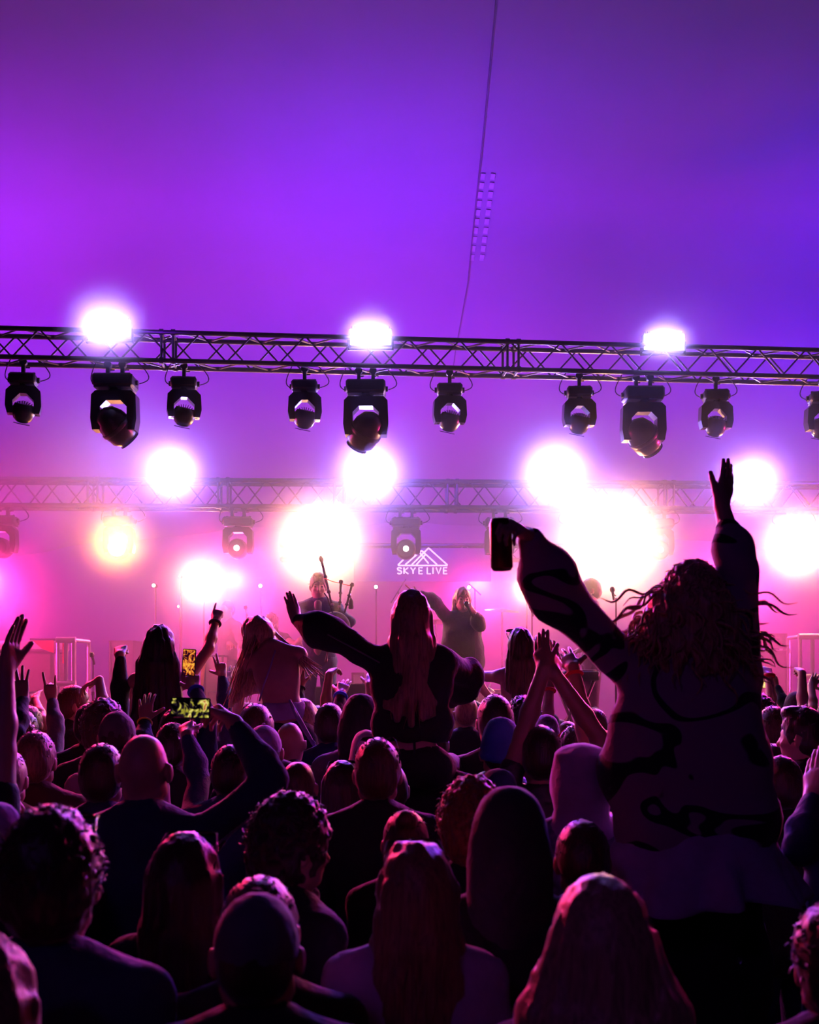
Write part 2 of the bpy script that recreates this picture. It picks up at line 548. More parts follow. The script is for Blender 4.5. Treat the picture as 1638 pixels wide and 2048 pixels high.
def moving_head(kind, lens=None, tilt=0.0, pan=0.0, label='', group=None, cat='spotlight', name='moving_head_light'):
    """root at the top of the base"""
    r = empty(name, (0, 0, 0), label, cat, group)
    if kind == 'small':
        bw, bh, bd, yw, yh, arm, ch, top, yd, hr, gap, ch_, xs = .25, .10, .20, .315, .262, .060, .045, .072, .12, .108, .022, .13, (0,)
    elif kind == 'big':
        bw, bh, bd, yw, yh, arm, ch, top, yd, hr, gap, ch_, xs = .385, .125, .30, .425, .375, .085, .04, .095, .17, .155, .03, .12, (-.07, .07)
    else:
        bw, bh, bd, yw, yh, arm, ch, top, yd, hr, gap, ch_, xs = .34, .10, .24, .34, .30, .06, .035, .06, .14, .115, .02, .12, (-.07, .07)
    base = MB().box((0, 0, -bh / 2), (bw, bd, bh), bev=0.02).build('base', BLACKMETAL, r)
    for x in (-bw * .38, -bw * .14, bw * .16, bw * .4):
        MB().tube([(x, 0, -0.005), (x, 0, 0.018)], 0.012, 8).build('connector', RUBBER, base)
    for sx in (-1, 1):
        MB().tube([(sx * bw / 2, 0.02, -bh * .5), (sx * (bw / 2 + 0.022), 0.02, -bh * .5)], 0.026, 10).build('side_socket', RUBBER, base)
        MB().box((sx * bw * .28, 0, -bh - 0.006), (bw * .36, bd * .9, 0.012), bev=0.003).build('trim_plate', ALU, base)
    clamp_mb(ch_, xs).build('clamp', BLACKMETAL, r)
    zy = -bh - gap
    MB().tube([(0, 0, -bh + .01), (0, 0, zy - 0.02)], bw * .17, 16).build('pan_bearing', BLACKMETAL, r)
    y = yoke_mb(yw, yh, arm, ch, top, yd).build('yoke', SHINY, r, smooth=False)
    y.location = (0, 0, zy)
    y.rotation_euler = (0, 0, pan)
    zc = -yh + (0.025 if kind == 'small' else 0.05 if kind == 'rear' else 0.055)
    hd = MB()
    if kind == 'small':
        hd.lathe([(0, -hr), (hr * .45, -hr * .93), (hr * .8, -hr * .62), (hr, -.01), (hr * .98, hr * .35), (hr * .8, hr * .68), (0, hr * .74)], seg=28)
        for k in range(9):
            a = -0.8 + 1.6 * k / 8
            hd.box((hr * .86 * math.sin(a), 0, hr * .86 * math.cos(a) * .86), (0.006, hr * 1.1, 0.05),
                   Matrix.Rotation(a, 3, 'Y').to_4x4())
    elif kind == 'big':
        hd.lathe([(0, -.19), (hr * .62, -.183), (hr * .93, -.13), (hr * 1.02, -.03), (hr * .95, .07), (hr * .7, .15), (hr * .3, .19), (0, .195)], seg=32)
        hd.lathe([(hr * 1.04, -.035), (hr * 1.06, -.03), (hr * 1.06, 0.0), (hr * 1.03, 0.005)], seg=32)
    else:
        hd.lathe([(0, -.13), (hr * .8, -.13), (hr, -.09), (hr, .05), (hr * .75, .15), (0, .17)], axis=(0, 1, 0), seg=32)
    h = hd.build('head', SHINY, y)
    h.location = (0, 0, zc)
    pv = MB()
    pv.tube([(-yw / 2 + arm * .5, 0, zc), (yw / 2 - arm * .5, 0, zc)], 0.03, 12)
    pv.build('tilt_pivot', BLACKMETAL, y)
    if kind == 'rear':
        h.rotation_euler = (tilt, 0, 0)
        ln = MB().lathe([(0, 0), (hr * .78, 0), (hr * .84, .004), (hr * .84, 0.012)], c=(0, -.136, 0), axis=(0, 1, 0), seg=28)
        ln.build('lens', GLASS, h)
        if lens is not None:
            rr = 0.032 if lens is LIT else 0.10
            MB().lathe([(0, -.012), (rr * .7, -.010), (rr, 0.0), (rr, 0.01)], c=(0, -.142, 0), axis=(0, 1, 0), seg=24).build('glowing_lens', lens, h)
    else:
        h.rotation_euler = (tilt, pan * 1.5, 0)
        MB().lathe([(0, 0), (hr * .7, 0), (hr * .72, .006)], c=(0, 0, -(.19 if kind == 'big' else hr) - 0.002), axis=(0, 0, -1), seg=24).build('lens', GLASS, h)
    # drooping power cable from truss to base
    for sx, dr in ((-1, .05), (1, .09)):
        cb = MB()
        pts = []
        for t in np.linspace(0, 1, 9):
            pts.append((sx * (bw * .52 + dr * math.sin(PI * t) + .02 * (1 - t)), 0.05 + 0.05 * math.sin(t * 3), -bh * .5 + t * (ch_ + bh * .6 + .02) - 0.03 * math.sin(PI * t)))
        cb.tube(pts, 0.0055, 6)
        cb.build('cable', RUBBER, r)
    return r


def under(px, Yfn, A, B, zt, rise, drop, dy):
    """point under the truss at a picture column"""
    p = at(px, HY, Yfn(px))
    return Vector((p.x, p.y + dy, zt - rise - drop))


SM = [(38, 0.12, 'leftmost small moving head hanging from the front truss, paled by haze'),
      (363, 0.1, 'small black moving head on front truss, just right of the left strobe panel'),
      (607, 0.0, 'small black moving head on front truss, left of the middle strobe panel'),
      (900, 0.0, 'small black moving head on front truss alone between middle strobe and right group'),
      (1162, -0.05, 'small black moving head on front truss, left of the right strobe panel'),
      (1438, -0.08, 'small black moving head on front truss, right of the right strobe panel'),
      (1652, -0.08, 'small moving head cut off by the right picture edge')]
proto = None
for i, (px, pan, lb) in enumerate(SM):
    t = moving_head('small', None, 0.25, pan, lb, 'small moving heads on the front truss') if proto is None else copy_tree(proto)
    proto = proto or t
    t.location = under(px, front_y, FA, FB, FZ, 0.27, 0.105 + 0.02, 0.13)
    t.rotation_euler = (0, 0, pan)
    t['label'] = lb
BG = [(224, 0.75, 'large black moving head under the left strobe panel, head tilted right'),
      (731, -0.6, 'large black moving head under the middle strobe panel, head tilted left'),
      (1291, 0.75, 'large black moving head under the right strobe panel, head swung right')]
for i, (px, rol, lb) in enumerate(BG):
    t = moving_head('big', None, 0.0, 0.0, lb, 'large moving heads on the front truss')
    t.location = under(px, front_y, FA, FB, FZ, 0.27, 0.12, 0.13)
    for y in t.children:
        if y.name.startswith('yoke'):
            for c in y.children:
                if c.name.startswith('head'):
                    c.rotation_euler = (0.5, -rol, 0)
RR = [(-2, None, 'faint moving head at far left of the rear truss'),
      (235, WARMLIT, 'moving head glowing yellow orange at left of the rear truss'),
      (474, LIT, 'rear truss moving head with small white lens, between two warm glares'),
      (640, WARMLIT, 'moving head lost in a white glare above the bagpipe player'),
      (812, LIT, 'rear truss moving head with small white lens beside the sign'),
      (1000, LIT, 'rear truss moving head half hidden behind the raised drink can'),
      (1165, None, 'moving head faint at the edge of the largest white glare'),
      (1218, WARMLIT, 'floodlit moving head in the largest white glare right of centre'),
      (1320, LIT, 'rear truss moving head washed pink between glare and raised arm'),
      (1595, WARMLIT, 'moving head glaring warm at far right of the rear truss')]
for px, ln, lb in RR:
    t = moving_head('rear', ln, 0.0, 0.0, lb, 'moving heads on the rear truss')
    t.location = under(px, rear_y, RA, RB, RZ, 0.30, 0.10 + 0.02, 0.1)
    if px == 1165:
        t.location.y += 0.12
        t.rotation_euler[2] = 0.5


def strobe(px, py, Y, zr, w, h, label, group):
    p = at(px, py, Y)
    r = empty('strobe_panel', (p.x, p.y, p.z), label, 'strobe light', group)
    MB().box((0, 0.05, 0), (w + .03, 0.09, h + .03), bev=0.012).build('housing', BLACKMETAL, r)
    MB().box((0, -0.002, 0), (w, 0.012, h), bev=0.004).build('diode_panel', LED, r)
    f = MB()
    for k in range(14):
        f.box((-w / 2 + (k + .5) * w / 14, 0.07, h / 2 + 0.025), (0.006, 0.07, 0.03))
    f.build('cooling_fins', BLACKMETAL, r)
    mb = MB()
    for sx in (-1, 1):
        mb.box((sx * (w / 2 + .022), 0.05, -h * .35 ), (0.012, 0.05, h * .9), bev=.002)
    mb.box((0, 0.05, -h / 2 - 0.035), (w + .05, 0.05, 0.012), bev=.002)
    mb.tube([(0, 0.05, -h / 2 - 0.03), (0, 0.1, zr - p.z)], 0.016, 8)
    mb.build('bracket', BLACKMETAL, r)
    return r


for (px, py), lb in zip(STROBES, ('blazing strobe panel on top of the front truss, left', 'blazing strobe panel on top of the front truss, middle', 'blazing strobe panel on top of the front truss, right')):
    strobe(px, py, front_y(px) - 0.05, FZ, 0.39, 0.15, lb, 'strobe panels on the front truss')
for (px, py, k), lb in zip(REAR_STROBES, ('leftmost strobe glare over the rear truss', 'strobe glare over the rear truss straight above the bagpipe player', 'biggest strobe glare over the rear truss, right of the sign', 'strobe glare over the rear truss behind the raised hand')):
    strobe(px, py, rear_y(px) - 0.05, RZ, 0.34, 0.20, lb, 'strobe panels on the rear truss')


# lamps on stands and small pin lights
def stand_lamp(px, py, Y, r0, lit, label, group=None, arms=()):
    p = at(px, py, Y)
    r = empty('stand_light', (p.x, p.y, DT), label, 'stage light', group)
    z = p.z - DT
    MB().tube([(0, 0.1, 0.35), (0, 0.1, z - r0)], 0.009, 8).build('pole', BLACKMETAL, r)
    for k in range(3):
        a = k * 2 * PI / 3 + .5
        MB().tube([(0, .1, .45), (.35 * math.cos(a), .1 + .35 * math.sin(a), 0.012)], 0.010, 6).build('leg', BLACKMETAL, r)
    MB().lathe([(0, .14), (r0 * .8, .13), (r0 * 1.1, 0.04), (r0 * 1.12, -0.02), (r0 * 1.02, -.02)], c=(0, 0, z), axis=(0, 1, 0), seg=24).build('lamp_housing', BLACKMETAL, r)
    MB().lathe([(0, -.03), (r0 * .7, -.025), (r0, 0)], c=(0, 0, z), axis=(0, 1, 0), seg=24).build('glowing_lens', lit, r)
    return r


stand_lamp(405, 1163, 15.3, 0.13, WARMLIT, 'warm white flood lamp glaring behind the dark long haired woman')
stand_lamp(1055, 1178, 15.3, 0.08, WARMLIT, 'small warm flood lamp right of the singer')
for px, py, lb in ((308, 1171, 'pin light left of the warm flood lamp'), (521, 1172, 'pin light between flood lamp and bagpipe player'),
                   (752, 1174, 'pin light right of the bagpipe player'), (938, 1175, "pin light just behind the singer's head"),
                   (360, 1153, 'dim pin light high beside the warm flood lamp'), (357, 1213, 'dim pin light low on the stand below the flood lamp'), (1161, 1172, 'pin light in front of the keyboard man')):
    stand_lamp(px, py, 16.2 if px not in (360, 357) else 15.9 + (py - 1153) * .008, 0.030 if px not in (360, 357) else 0.018, LIT, lb, 'pin lights along the back of the stage')

# ------------------------------------------------------------------ sign
SIGN = mat('lit white neon tube', (0.9, 0.9, 0.9), 0.5, 0, 0, 5, 0, 10, emit=(0.95, 0.85, 1.0), estr=1.3)
BANNER = mat('dark mesh banner', (0.16, 0.12, 0.2), 0.9, 0, 0.1, 6, 0.1, 80)
YS = 16.5
c0 = at(845, 1125, YS)
sg = empty('logo_sign', c0, 'glowing white mountain logo with lettering SKYE LIVE, hung at the back', 'sign')
ban_m = MB().box((0, 0.12, -0.02), (1.9, 0.02, 0.46)).build('banner', BANNER, sg)
K = YS / F


def S(x, y):
    return ((x - 845) * K, 0, (1125 - y) * K)


lt = 0.0085
lg = MB()
for ln in ([(796, 1130), (822, 1104)], [(796, 1131), (895, 1131)], [(895, 1130), (857, 1096)], [(857, 1096), (824, 1129)],
           [(811, 1129), (843, 1101)], [(843, 1101), (874, 1129)], [(852, 1108), (833, 1129)], [(840, 1106), (857, 1127)], [(822, 1104), (832, 1111)]):
    lg.tube([S(*q) for q in ln], lt, 8)
lg.build('mountain_logo', SIGN, sg)
LET = {'S': [[(8.5, 3.2), (7.2, 1.4), (5, .6), (2.6, .9), (1, 2.4), (1.2, 4.4), (3, 5.9), (6, 6.9), (8.3, 8.2), (9, 10), (8, 12), (5.5, 13.2), (3, 13), (1, 11.6)]],
       'K': [[(1, .6), (1, 13.2)], [(9, .6), (1.4, 7.4), (9.4, 13.2)]],
       'Y': [[(.4, .6), (5, 7), (9.6, .6)], [(5, 7), (5, 13.2)]],
       'E': [[(8, .8), (1, .8), (1, 13), (8, 13)], [(1, 6.9), (7, 6.9)]],
       'L': [[(1, .6), (1, 13), (8, 13)]],
       'I': [[(1.5, .6), (1.5, 13.2)]],
       'V': [[(.4, .6), (5, 13), (9.6, .6)]]}
for chn, x0 in zip('SKYELIVE', (794, 807, 821, 837, 853.5, 864.5, 872, 886)):
    mb = MB()
    for stq in LET[chn]:
        mb.tube([S(x0 + q[0] * 1.02, 1134.5 + q[1] * 1.0) for q in stq], 0.0082, 8)
    mb.build('letter', SIGN, sg)

# ------------------------------------------------------------------ things on the stage
CASE = mat('grey flight case laminate', (0.12, 0.11, 0.13), 0.4, 0, 0.2, 10, 0.05, 60)
PALE = mat('pale painted steel', (0.75, 0.72, 0.75), 0.45, 0.1, 0.05, 10, 0.03, 60)
REDC = mat('red cloth', (0.75, 0.02, 0.05), 0.8, 0, 0.15, 8, 0.2, 30)
CREAM = mat('cream canvas cover', (0.62, 0.55, 0.5), 0.8, 0, 0.1, 4, 0.2, 8)
OLIVE = mat('olive canvas cover', (0.17, 0.19, 0.10), 0.85, 0, 0.1, 4, 0.2, 8)
STEEL = mat('chromed stand tube', (0.5, 0.5, 0.52), 0.25, 0.9, 0.1, 8, 0, 60)
YELW = mat('yellow varnished wood', (0.7, 0.5, 0.12), 0.35, 0, 0.15, 6, 0.05, 40)


def guard_rail(xs, Y, ytop, ybot, label, nbar, Yd=0.5):
    """pale tubular guard frame: posts, thick top rail, lower rail"""
    a, b = at(xs[0], ytop, Y), at(xs[1], ytop, Y)
    zb = at(0, ybot, Y).z
    r = empty('guard_rail', (a.x, Y, DT), label, 'railing')
    w, h, hb = b.x - a.x, a.z - DT, zb - DT
    for k in range(nbar):
        x = w * k / (nbar - 1)
        MB().tube([(x, 0, 0), (x, 0, h)], 0.022, 10).build('post', PALE, r)
    MB().tube([(-.02, 0, h), (w + .02, 0, h)], 0.034, 12).build('top_rail', PALE, r)
    MB().tube([(-.02, 0, hb), (w + .02, 0, hb)], 0.034, 12).build('lower_rail', PALE, r)
    for x in (0, w):
        MB().tube([(x, 0, h), (x + .03, Yd, h)], 0.022, 8).build('side_rail', PALE, r)
        MB().tube([(x + .03, Yd, 0), (x + .03, Yd, h)], 0.022, 8).build('post', PALE, r)
    return r


guard_rail((116, 148), 13.4, 1280, 1367, 'pale tubular guard frame at left end of the stage beside a red cloth', 3)
guard_rail((1600, 1700), 13.4, 1273, 1354, 'pale guard frame at right end of the stage by the picture edge', 5)
# covered kit at stage left: cream cover above an olive one, red cloth hanging over the edge
p = at(20, 1380, 14.2)
cv = empty('covered_rack', (p.x, 14.2, DT), 'equipment stack at stage left under cream and olive covers', 'equipment')
zt_, zm = at(0, 1281, 14.2).z - DT, at(0, 1303, 14.2).z - DT
MB().box((-.1, .35, (zt_ + zm) / 2), (1.25, .6, zt_ - zm), bev=.03).build('cream_cover', CREAM, cv)
MB().box((-.12, .36, zm / 2), (1.2, .56, zm), bev=.03).build('olive_cover', OLIVE, cv)
mb = MB()
a, b, c, d = at(66, 1281, 14.1), at(108, 1281, 14.1), at(108, 1306, 14.1), at(86, 1298, 14.1)
mb.prism([(v.x, v.z) for v in (a, d, c, b)], 14.07, 14.1)
o = mb.build('red_cloth', REDC)
tag(o, 'red cloth corner hanging in front of the cream cover at stage left', 'cloth')
mb = MB()
a, b, c, d = at(125, 1279, 14.09), at(133, 1279, 14.09), at(133, 1330, 14.09), at(125, 1326, 14.09)
mb.prism([(v.x, v.z) for v in (a, d, c, b)], 14.085, 14.10)
o = mb.build('red_banner', REDC)
tag(o, 'narrow red strip hanging behind the left guard frame bars', 'cloth')
mb = MB()
e = at(133, 1281, 14.05)
mb.tube([at(60, 1279, 14.1), at(150, 1279, 14.1)], .015, 8)
mb.tube([at(150, 1279, 14.1), (at(150, 1279, 14.1).x, 14.1, DT)], .015, 8)
mb.tube([at(112, 1279, 14.1), (at(112, 1279, 14.1).x, 14.1, DT)], .015, 8)
o = mb.build('hanging_pole', ALU)
tag(o, 'thin pole frame the red cloths hang from at stage left', 'frame')


def mic_stand(px, py, Y, label, boom=None, cat='microphone stand', round_=False):
    p = at(px, py, Y)
    r = empty('microphone_stand', (p.x, p.y, DT), label, cat)
    z = p.z - DT
    MB().tube([(0, 0, .2), (0, 0, z * .62)], 0.011, 8).tube([(0, 0, z * .6), (0, 0, z - .02)], 0.007, 8).build('pole', BLACKMETAL, r)
    for k in range(3):
        a = k * 2 * PI / 3 + .3
        MB().tube([(0, 0, .24), (.28 * math.cos(a), .28 * math.sin(a), .01)], 0.008, 6).build('leg', BLACKMETAL, r)
    MB().tube([(0, 0, z * .6), (0, 0, z * .64)], .016, 10).build('collar', BLACKMETAL, r)
    if boom:
        q = Vector(boom)
        MB().tube([(0, 0, z), q + Vector((0, 0, z))], 0.006, 6).build('boom_arm', BLACKMETAL, r)
        e = q + Vector((0, 0, z))
    else:
        e = Vector((0, 0, z))
    m = MB().lathe([(0, -.06), (.011, -.06), (.014, 0.02), (.024, .03), (.026, .05), (.018, .07), (0, .078)], c=e, axis=(-.2, -.3, 1), seg=14)
    m.build('microphone', BLACKMETAL, r)
    return r


mic_stand(186, 1318, 12.6, 'microphone stand standing alone between guard frame and raised fist')
mic_stand(493, 1222, 14.9, 'thin microphone stand left of the seated guitarist', )
mic_stand(1064, 1222, 12.8, 'microphone stand with forked clip right of the tube top woman')
mic_stand(1232, 1192, 11.95, 'microphone stand beside the keyboard man', (-.03, 0, .02))
mic_stand(553, 1262, 13.9, 'boom microphone stand in front of the guitarist', (.02, -.1, .0))


def crash_cymbal(px, py, Y, R, tilt, label):
    p = at(px, py, Y)
    r = empty('cymbal_stand', (p.x, p.y, DT), label, 'cymbal')
    z = p.z - DT
    MB().tube([(0, 0, .3), (0, 0, z)], 0.011, 8).build('pole', STEEL, r)
    for k in range(3):
        a = k * 2 * PI / 3 + .3
        MB().tube([(0, 0, .35), (.28 * math.cos(a), .28 * math.sin(a), .01)], 0.008, 6).build('leg', STEEL, r)
    c = MB().lathe([(0.01, .022), (.05, .012), (R * .7, 0), (R, -.012), (R, -.014), (0.01, .018)], seg=32).build('cymbal', YELW, r)
    c.location = (0, 0, z)
    c.rotation_euler = (tilt, tilt * .5, 0)


crash_cymbal(1004, 1220, 15.2, .22, .12, 'cymbal on a stand right of the singer')
crash_cymbal(872, 1242, 15.6, .20, -.1, 'cymbal on a stand left of the singer')
# boom poles crossing over the back of the stage
for (a, b, lb) in (((812, 1158), (782, 1206), 'thin boom pole slanting left below the sign'), ((938, 1168), (962, 1190), 'thin boom pole slanting behind the singer')):
    r = empty('boom_pole_stand', (at(a[0], 0, 15.9).x, 15.9, DT), lb, 'stand')
    za, zb = at(0, a[1], 15.9).z - DT, at(0, b[1], 15.9).z - DT
    dx = (b[0] - a[0]) * 15.9 / F
    MB().tube([(0, 0, za), (dx, 0, zb)], .009, 6).build('boom_arm', BLACKMETAL, r)
    MB().tube([(dx * .5, 0, (za + zb) / 2), (dx * .5, 0, 0)], .011, 6).build('pole', BLACKMETAL, r)
    MB().box((dx * .5, 0, .02), (.3, .3, .04), bev=.01).build('foot', BLACKMETAL, r)


def flight_case(px, py, Y, w, h, d, label, m=None, group=None):
    """top left corner pixel; stands on the deck or a stack"""
    p = at(px, py, Y)
    r = empty('flight_case', (p.x + w / 2, Y + d / 2, p.z - h), label, 'equipment case', group)
    MB().box((0, 0, h / 2), (w, d, h), bev=.008).build('shell', m or CASE, r)
    e = MB()
    for sx in (-1, 1):
        for sy in (-1, 1):
            e.box((sx * w / 2, sy * d / 2, h / 2), (.024, .024, h))
        for z in (0.012, h - .012):
            e.box((0, sx * d / 2, z), (w, .024, .024))
            e.box((sx * w / 2, 0, z), (.024, d, .024))
    e.build('edge_trim', ALU, r)
    hd = MB().tube([(-.06, -d / 2 - .02, h * .5), (-.06, -d / 2 - .035, h * .56), (.06, -d / 2 - .035, h * .56), (.06, -d / 2 - .02, h * .5)], .007, 6)
    hd.build('handle', STEEL, r)
    return r


KX = 14.6 / F
flight_case(1522, 1267, 14.6, 50 * KX, 26 * KX, .5, 'small amplifier case on top of the stack at stage right')
flight_case(1518, 1293, 14.6, 58 * KX, 12 * KX, .55, 'flat rack unit in the middle of the stack at stage right', PALE)
flight_case(1514, 1305, 14.6, 66 * KX, (at(0, 1305, 14.6).z - DT) / 1.0, .6, 'tall flight case at the bottom of the stack at stage right')
flight_case(410, 1310, 14.9, 36 * KX, (at(0, 1310, 14.9).z - DT), .4, 'grey equipment case between dark haired and bowed women', CREAM)
flight_case(220, 1281, 16.0, 45 * 16 / F, (at(0, 1281, 16.0).z - DT), .5, 'tall pale case far back behind the raised fist', CASE)
flight_case(705, 1345, 14.8, 22 * KX, (at(0, 1345, 14.8).z - DT), .4, 'small amplifier with bright badge right of the bagpipe player', PALE)
flight_case(945, 1379, 13.9, 60 * KX, (at(0, 1379, 13.9).z - DT), .4, 'low case at the singer feet', CREAM)


def wedge(px, py, Y, w, label):
    p = at(px, py, Y)
    r = empty('stage_monitor', (p.x, Y, DT), label, 'speaker', 'monitor speakers along the stage front')
    h = p.z - DT
    mb = MB()
    o = [(-.22, 0), (.22, 0), (.24, h * .5), (.02, h), (-.16, h)]
    v = [(-w / 2, a, z) for a, z in o] + [(w / 2, a, z) for a, z in o]
    n = 5
    mb.add(v, [(4, 3, 2, 1, 0), (5, 6, 7, 8, 9)] + [(i, (i + 1) % n, (i + 1) % n + n, i + n) for i in range(n)])
    mb.build('cabinet', BLACKMETAL, r, smooth=False)
    mb = MB().box((0, 0, 0), (w * .9, .012, h * .62), Matrix.Rotation(-.42, 3, 'X').to_4x4())
    g = mb.build('grille', CASE, r)
    g.location = (0, .15, h * .72)


wedge(698, 1368, 12.1, .34, 'black wedge monitor right of the bagpipe player feet')
wedge(652, 1374, 12.6, .3, 'narrow black wedge monitor beside the bagpipe player legs')
# two guitars/fiddle cases of yellow wood on racks
for (px, py, Y, dx, lb) in ((403, 1318, 14.4, .04, 'yellow wooden instrument neck leaning at left of the bowed woman'), (470, 1378, 14.4, -.03, 'yellow wooden instrument neck low behind the bowed woman')):
    p = at(px, py, Y)
    r = empty('instrument', (p.x, Y, DT), lb, 'instrument')
    z = p.z - DT
    MB().box((0, 0, z * .7), (.045, .02, z * .6), Matrix.Rotation(dx * 3, 3, 'Y').to_4x4(), bev=.004).build('neck', YELW, r)
    MB().lathe([(0, -.04), (.14, -.04), (.16, 0), (.14, .04), (0, .04)], c=(-dx * 1.2, 0, .2), axis=(0, 1, 0), seg=24).build('body', YELW, r)
    MB().box((0, 0, z + .02), (.06, .025, .1), bev=.005).build('headstock', YELW, r)


# ================================================================== people
class Sdf:
    """solid made of smoothly merged rounded shapes, meshed as one surface"""

    def __init__(self):
        self.p = []

    def cap(self, a, b, ra, rb, k=0.02):
        self.p.append(('c', np.array(a, float), np.array(b, float), ra, rb, k))
        return self

    def ell(self, c, r, k=0.02, M=None, neg=False):
        self.p.append(('e', np.array(c, float), np.array(r, float), np.array(M) if M is not None else np.eye(3), None, k, neg))
        return self

    def plane(self, c, n):
        """cut away everything on the side n points to"""
        self.p.append(('p', np.array(c, float), np.array(n, float) / np.linalg.norm(n)))
        return self

    def bounds(self):
        lo, hi = np.full(3, 1e9), np.full(3, -1e9)
        for q in self.p:
            if q[0] == 'c':
                r = max(q[3], q[4])
                lo = np.minimum(lo, np.minimum(q[1], q[2]) - r)
                hi = np.maximum(hi, np.maximum(q[1], q[2]) + r)
            elif q[0] == 'e' and not q[6]:
                e = np.abs(q[3]) @ q[2]
                lo = np.minimum(lo, q[1] - e)
                hi = np.maximum(hi, q[1] + e)
        return lo, hi

    def mesh(self, vox, noise=None, adapt=0.15):
        pad = 4 * vox + (noise[0] * 2 if noise else 0)
        lo, hi = self.bounds()
        lo, hi = lo - pad, hi + pad
        n = np.ceil((hi - lo) / vox).astype(int) + 1
        big = 6 * vox
        Fd = np.full(n, big + 0.05, np.float32)
        ax = [lo[i] + vox * np.arange(n[i], dtype=np.float32) for i in range(3)]
        for q in self.p:
            if q[0] == 'p':
                continue
            k = q[5]
            if q[0] == 'c':
                r = max(q[3], q[4])
                a0, a1 = np.minimum(q[1], q[2]) - r, np.maximum(q[1], q[2]) + r
            else:
                e = np.abs(q[3]) @ q[2]
                a0, a1 = q[1] - e, q[1] + e
            m = k + pad
            i0 = np.maximum(((a0 - m - lo) / vox).astype(int), 0)
            i1 = np.minimum(((a1 + m - lo) / vox).astype(int) + 2, n)
            if np.any(i1 <= i0):
                continue
            X, Y, Z = (ax[i][i0[i]:i1[i]] for i in range(3))
            X, Y, Z = X[:, None, None], Y[None, :, None], Z[None, None, :]
            if q[0] == 'c':
                a, b = q[1], q[2]
                d = b - a
                L2 = max(float(d @ d), 1e-9)
                px, py, pz = X - a[0], Y - a[1], Z - a[2]
                t = np.clip((px * d[0] + py * d[1] + pz * d[2]) / L2, 0, 1)
                D = np.sqrt((px - t * d[0]) ** 2 + (py - t * d[1]) ** 2 + (pz - t * d[2]) ** 2) - (q[3] + t * (q[4] - q[3]))
            else:
                R = q[3]
                px, py, pz = X - q[1][0], Y - q[1][1], Z - q[1][2]
                u = [R[0, i] * px + R[1, i] * py + R[2, i] * pz for i in range(3)]
                k0 = np.sqrt(sum((u[i] / q[2][i]) ** 2 for i in range(3)))
                k1 = np.sqrt(sum((u[i] / q[2][i] ** 2) ** 2 for i in range(3))) + 1e-6
                D = k0 * (k0 - 1) / k1
            S = Fd[i0[0]:i1[0], i0[1]:i1[1], i0[2]:i1[2]]
            if q[0] == 'e' and q[6]:
                np.maximum(S, -D, out=S)
            else:
                h = np.maximum(k - np.abs(S - D), 0) / k
                S[...] = np.minimum(S, D) - h * h * k * 0.25
        if noise:
            am, fr = noise[0], np.array(noise[1] if hasattr(noise[1], '__len__') else [noise[1]] * 3, float)
            X, Y, Z = ax[0][:, None, None], ax[1][None, :, None], ax[2][None, None, :]
            N = (np.sin(X * fr[0] + 1.3 * np.sin(Z * fr[2] * .37)) * np.sin(Y * fr[1] + 1.7 + 1.1 * np.sin(X * fr[0] * .41)) * np.sin(Z * fr[2] + .6 + np.sin(Y * fr[1] * .5))
                 + .5 * np.sin(X * fr[0] * 2.1 + Z * fr[2] * .6) * np.sin(Y * fr[1] * 1.9 - Z * fr[2] * .5 + 2))
            Fd += (am * N).astype(np.float32)
        for q in self.p:
            if q[0] == 'p':
                X, Y, Z = ax[0][:, None, None], ax[1][None, :, None], ax[2][None, None, :]
                D = (X - q[1][0]) * q[2][0] + (Y - q[1][1]) * q[2][1] + (Z - q[1][2]) * q[2][2]
                np.maximum(Fd, D.astype(np.float32), out=Fd)
        np.clip(Fd, -3 * vox, 3 * vox, out=Fd)
        Fd[0], Fd[-1], Fd[:, 0], Fd[:, -1], Fd[:, :, 0], Fd[:, :, -1] = [3 * vox] * 6
        g = vdb.FloatGrid(float(3 * vox))
        g.copyFromArray(np.ascontiguousarray(Fd))
        pts, tri, quad = g.convertToPolygons(0.0, adapt)
        pts = pts * vox + lo
        faces = [tuple(reversed(t)) for t in tri.tolist()] + [tuple(reversed(t)) for t in quad.tolist()]
        return pts, faces


def rot(ax, a):
    return np.array(Matrix.Rotation(a, 3, ax))


def nrm(v):
    v = np.array(v, float)
    return v / max(np.linalg.norm(v), 1e-9)


# finger curls (three joints) for index, middle, ring, little; spread; thumb (outward, curl)
POSES = {
    'open': ([(.15, .15, .1)] * 4, .16, (.9, .15)),
    'spread': ([(.1, .12, .1)] * 4, .26, (1.1, .1)),
    'flat': ([(.08, .08, .05), (.05, .06, .05), (.06, .06, .05), (.1, .08, .05)], .02, (.45, .1)),
    'relaxed': ([(.35, .4, .25), (.45, .5, .3), (.55, .6, .35), (.6, .6, .4)], .08, (.7, .3)),
    'fist': ([(1.45, 1.6, .9)] * 4, .0, (.35, 1.0)),
    'point': ([(.05, .1, .05), (1.3, 1.6, .9), (1.4, 1.6, .9), (1.4, 1.6, .9)], .0, (.35, .9)),
    'horns': ([(.05, .1, .05), (1.3, 1.6, .9), (1.4, 1.6, .9), (.1, .1, .05)], .10, (.4, .9)),
    'two': ([(.1, .1, .05), (.0, .1, .05), (1.3, 1.5, .9), (1.4, 1.5, .9)], .10, (.9, .3)),
    'grip': ([(.75, 1.0, .6), (.8, 1.05, .6), (.85, 1.1, .6), (.9, 1.1, .6)], .02, (.75, .6)),
    'pinch': ([(.6, .9, .5), (.3, .3, .2), (.15, .2, .1), (.1, .1, .1)], .14, (.7, .5)),
}


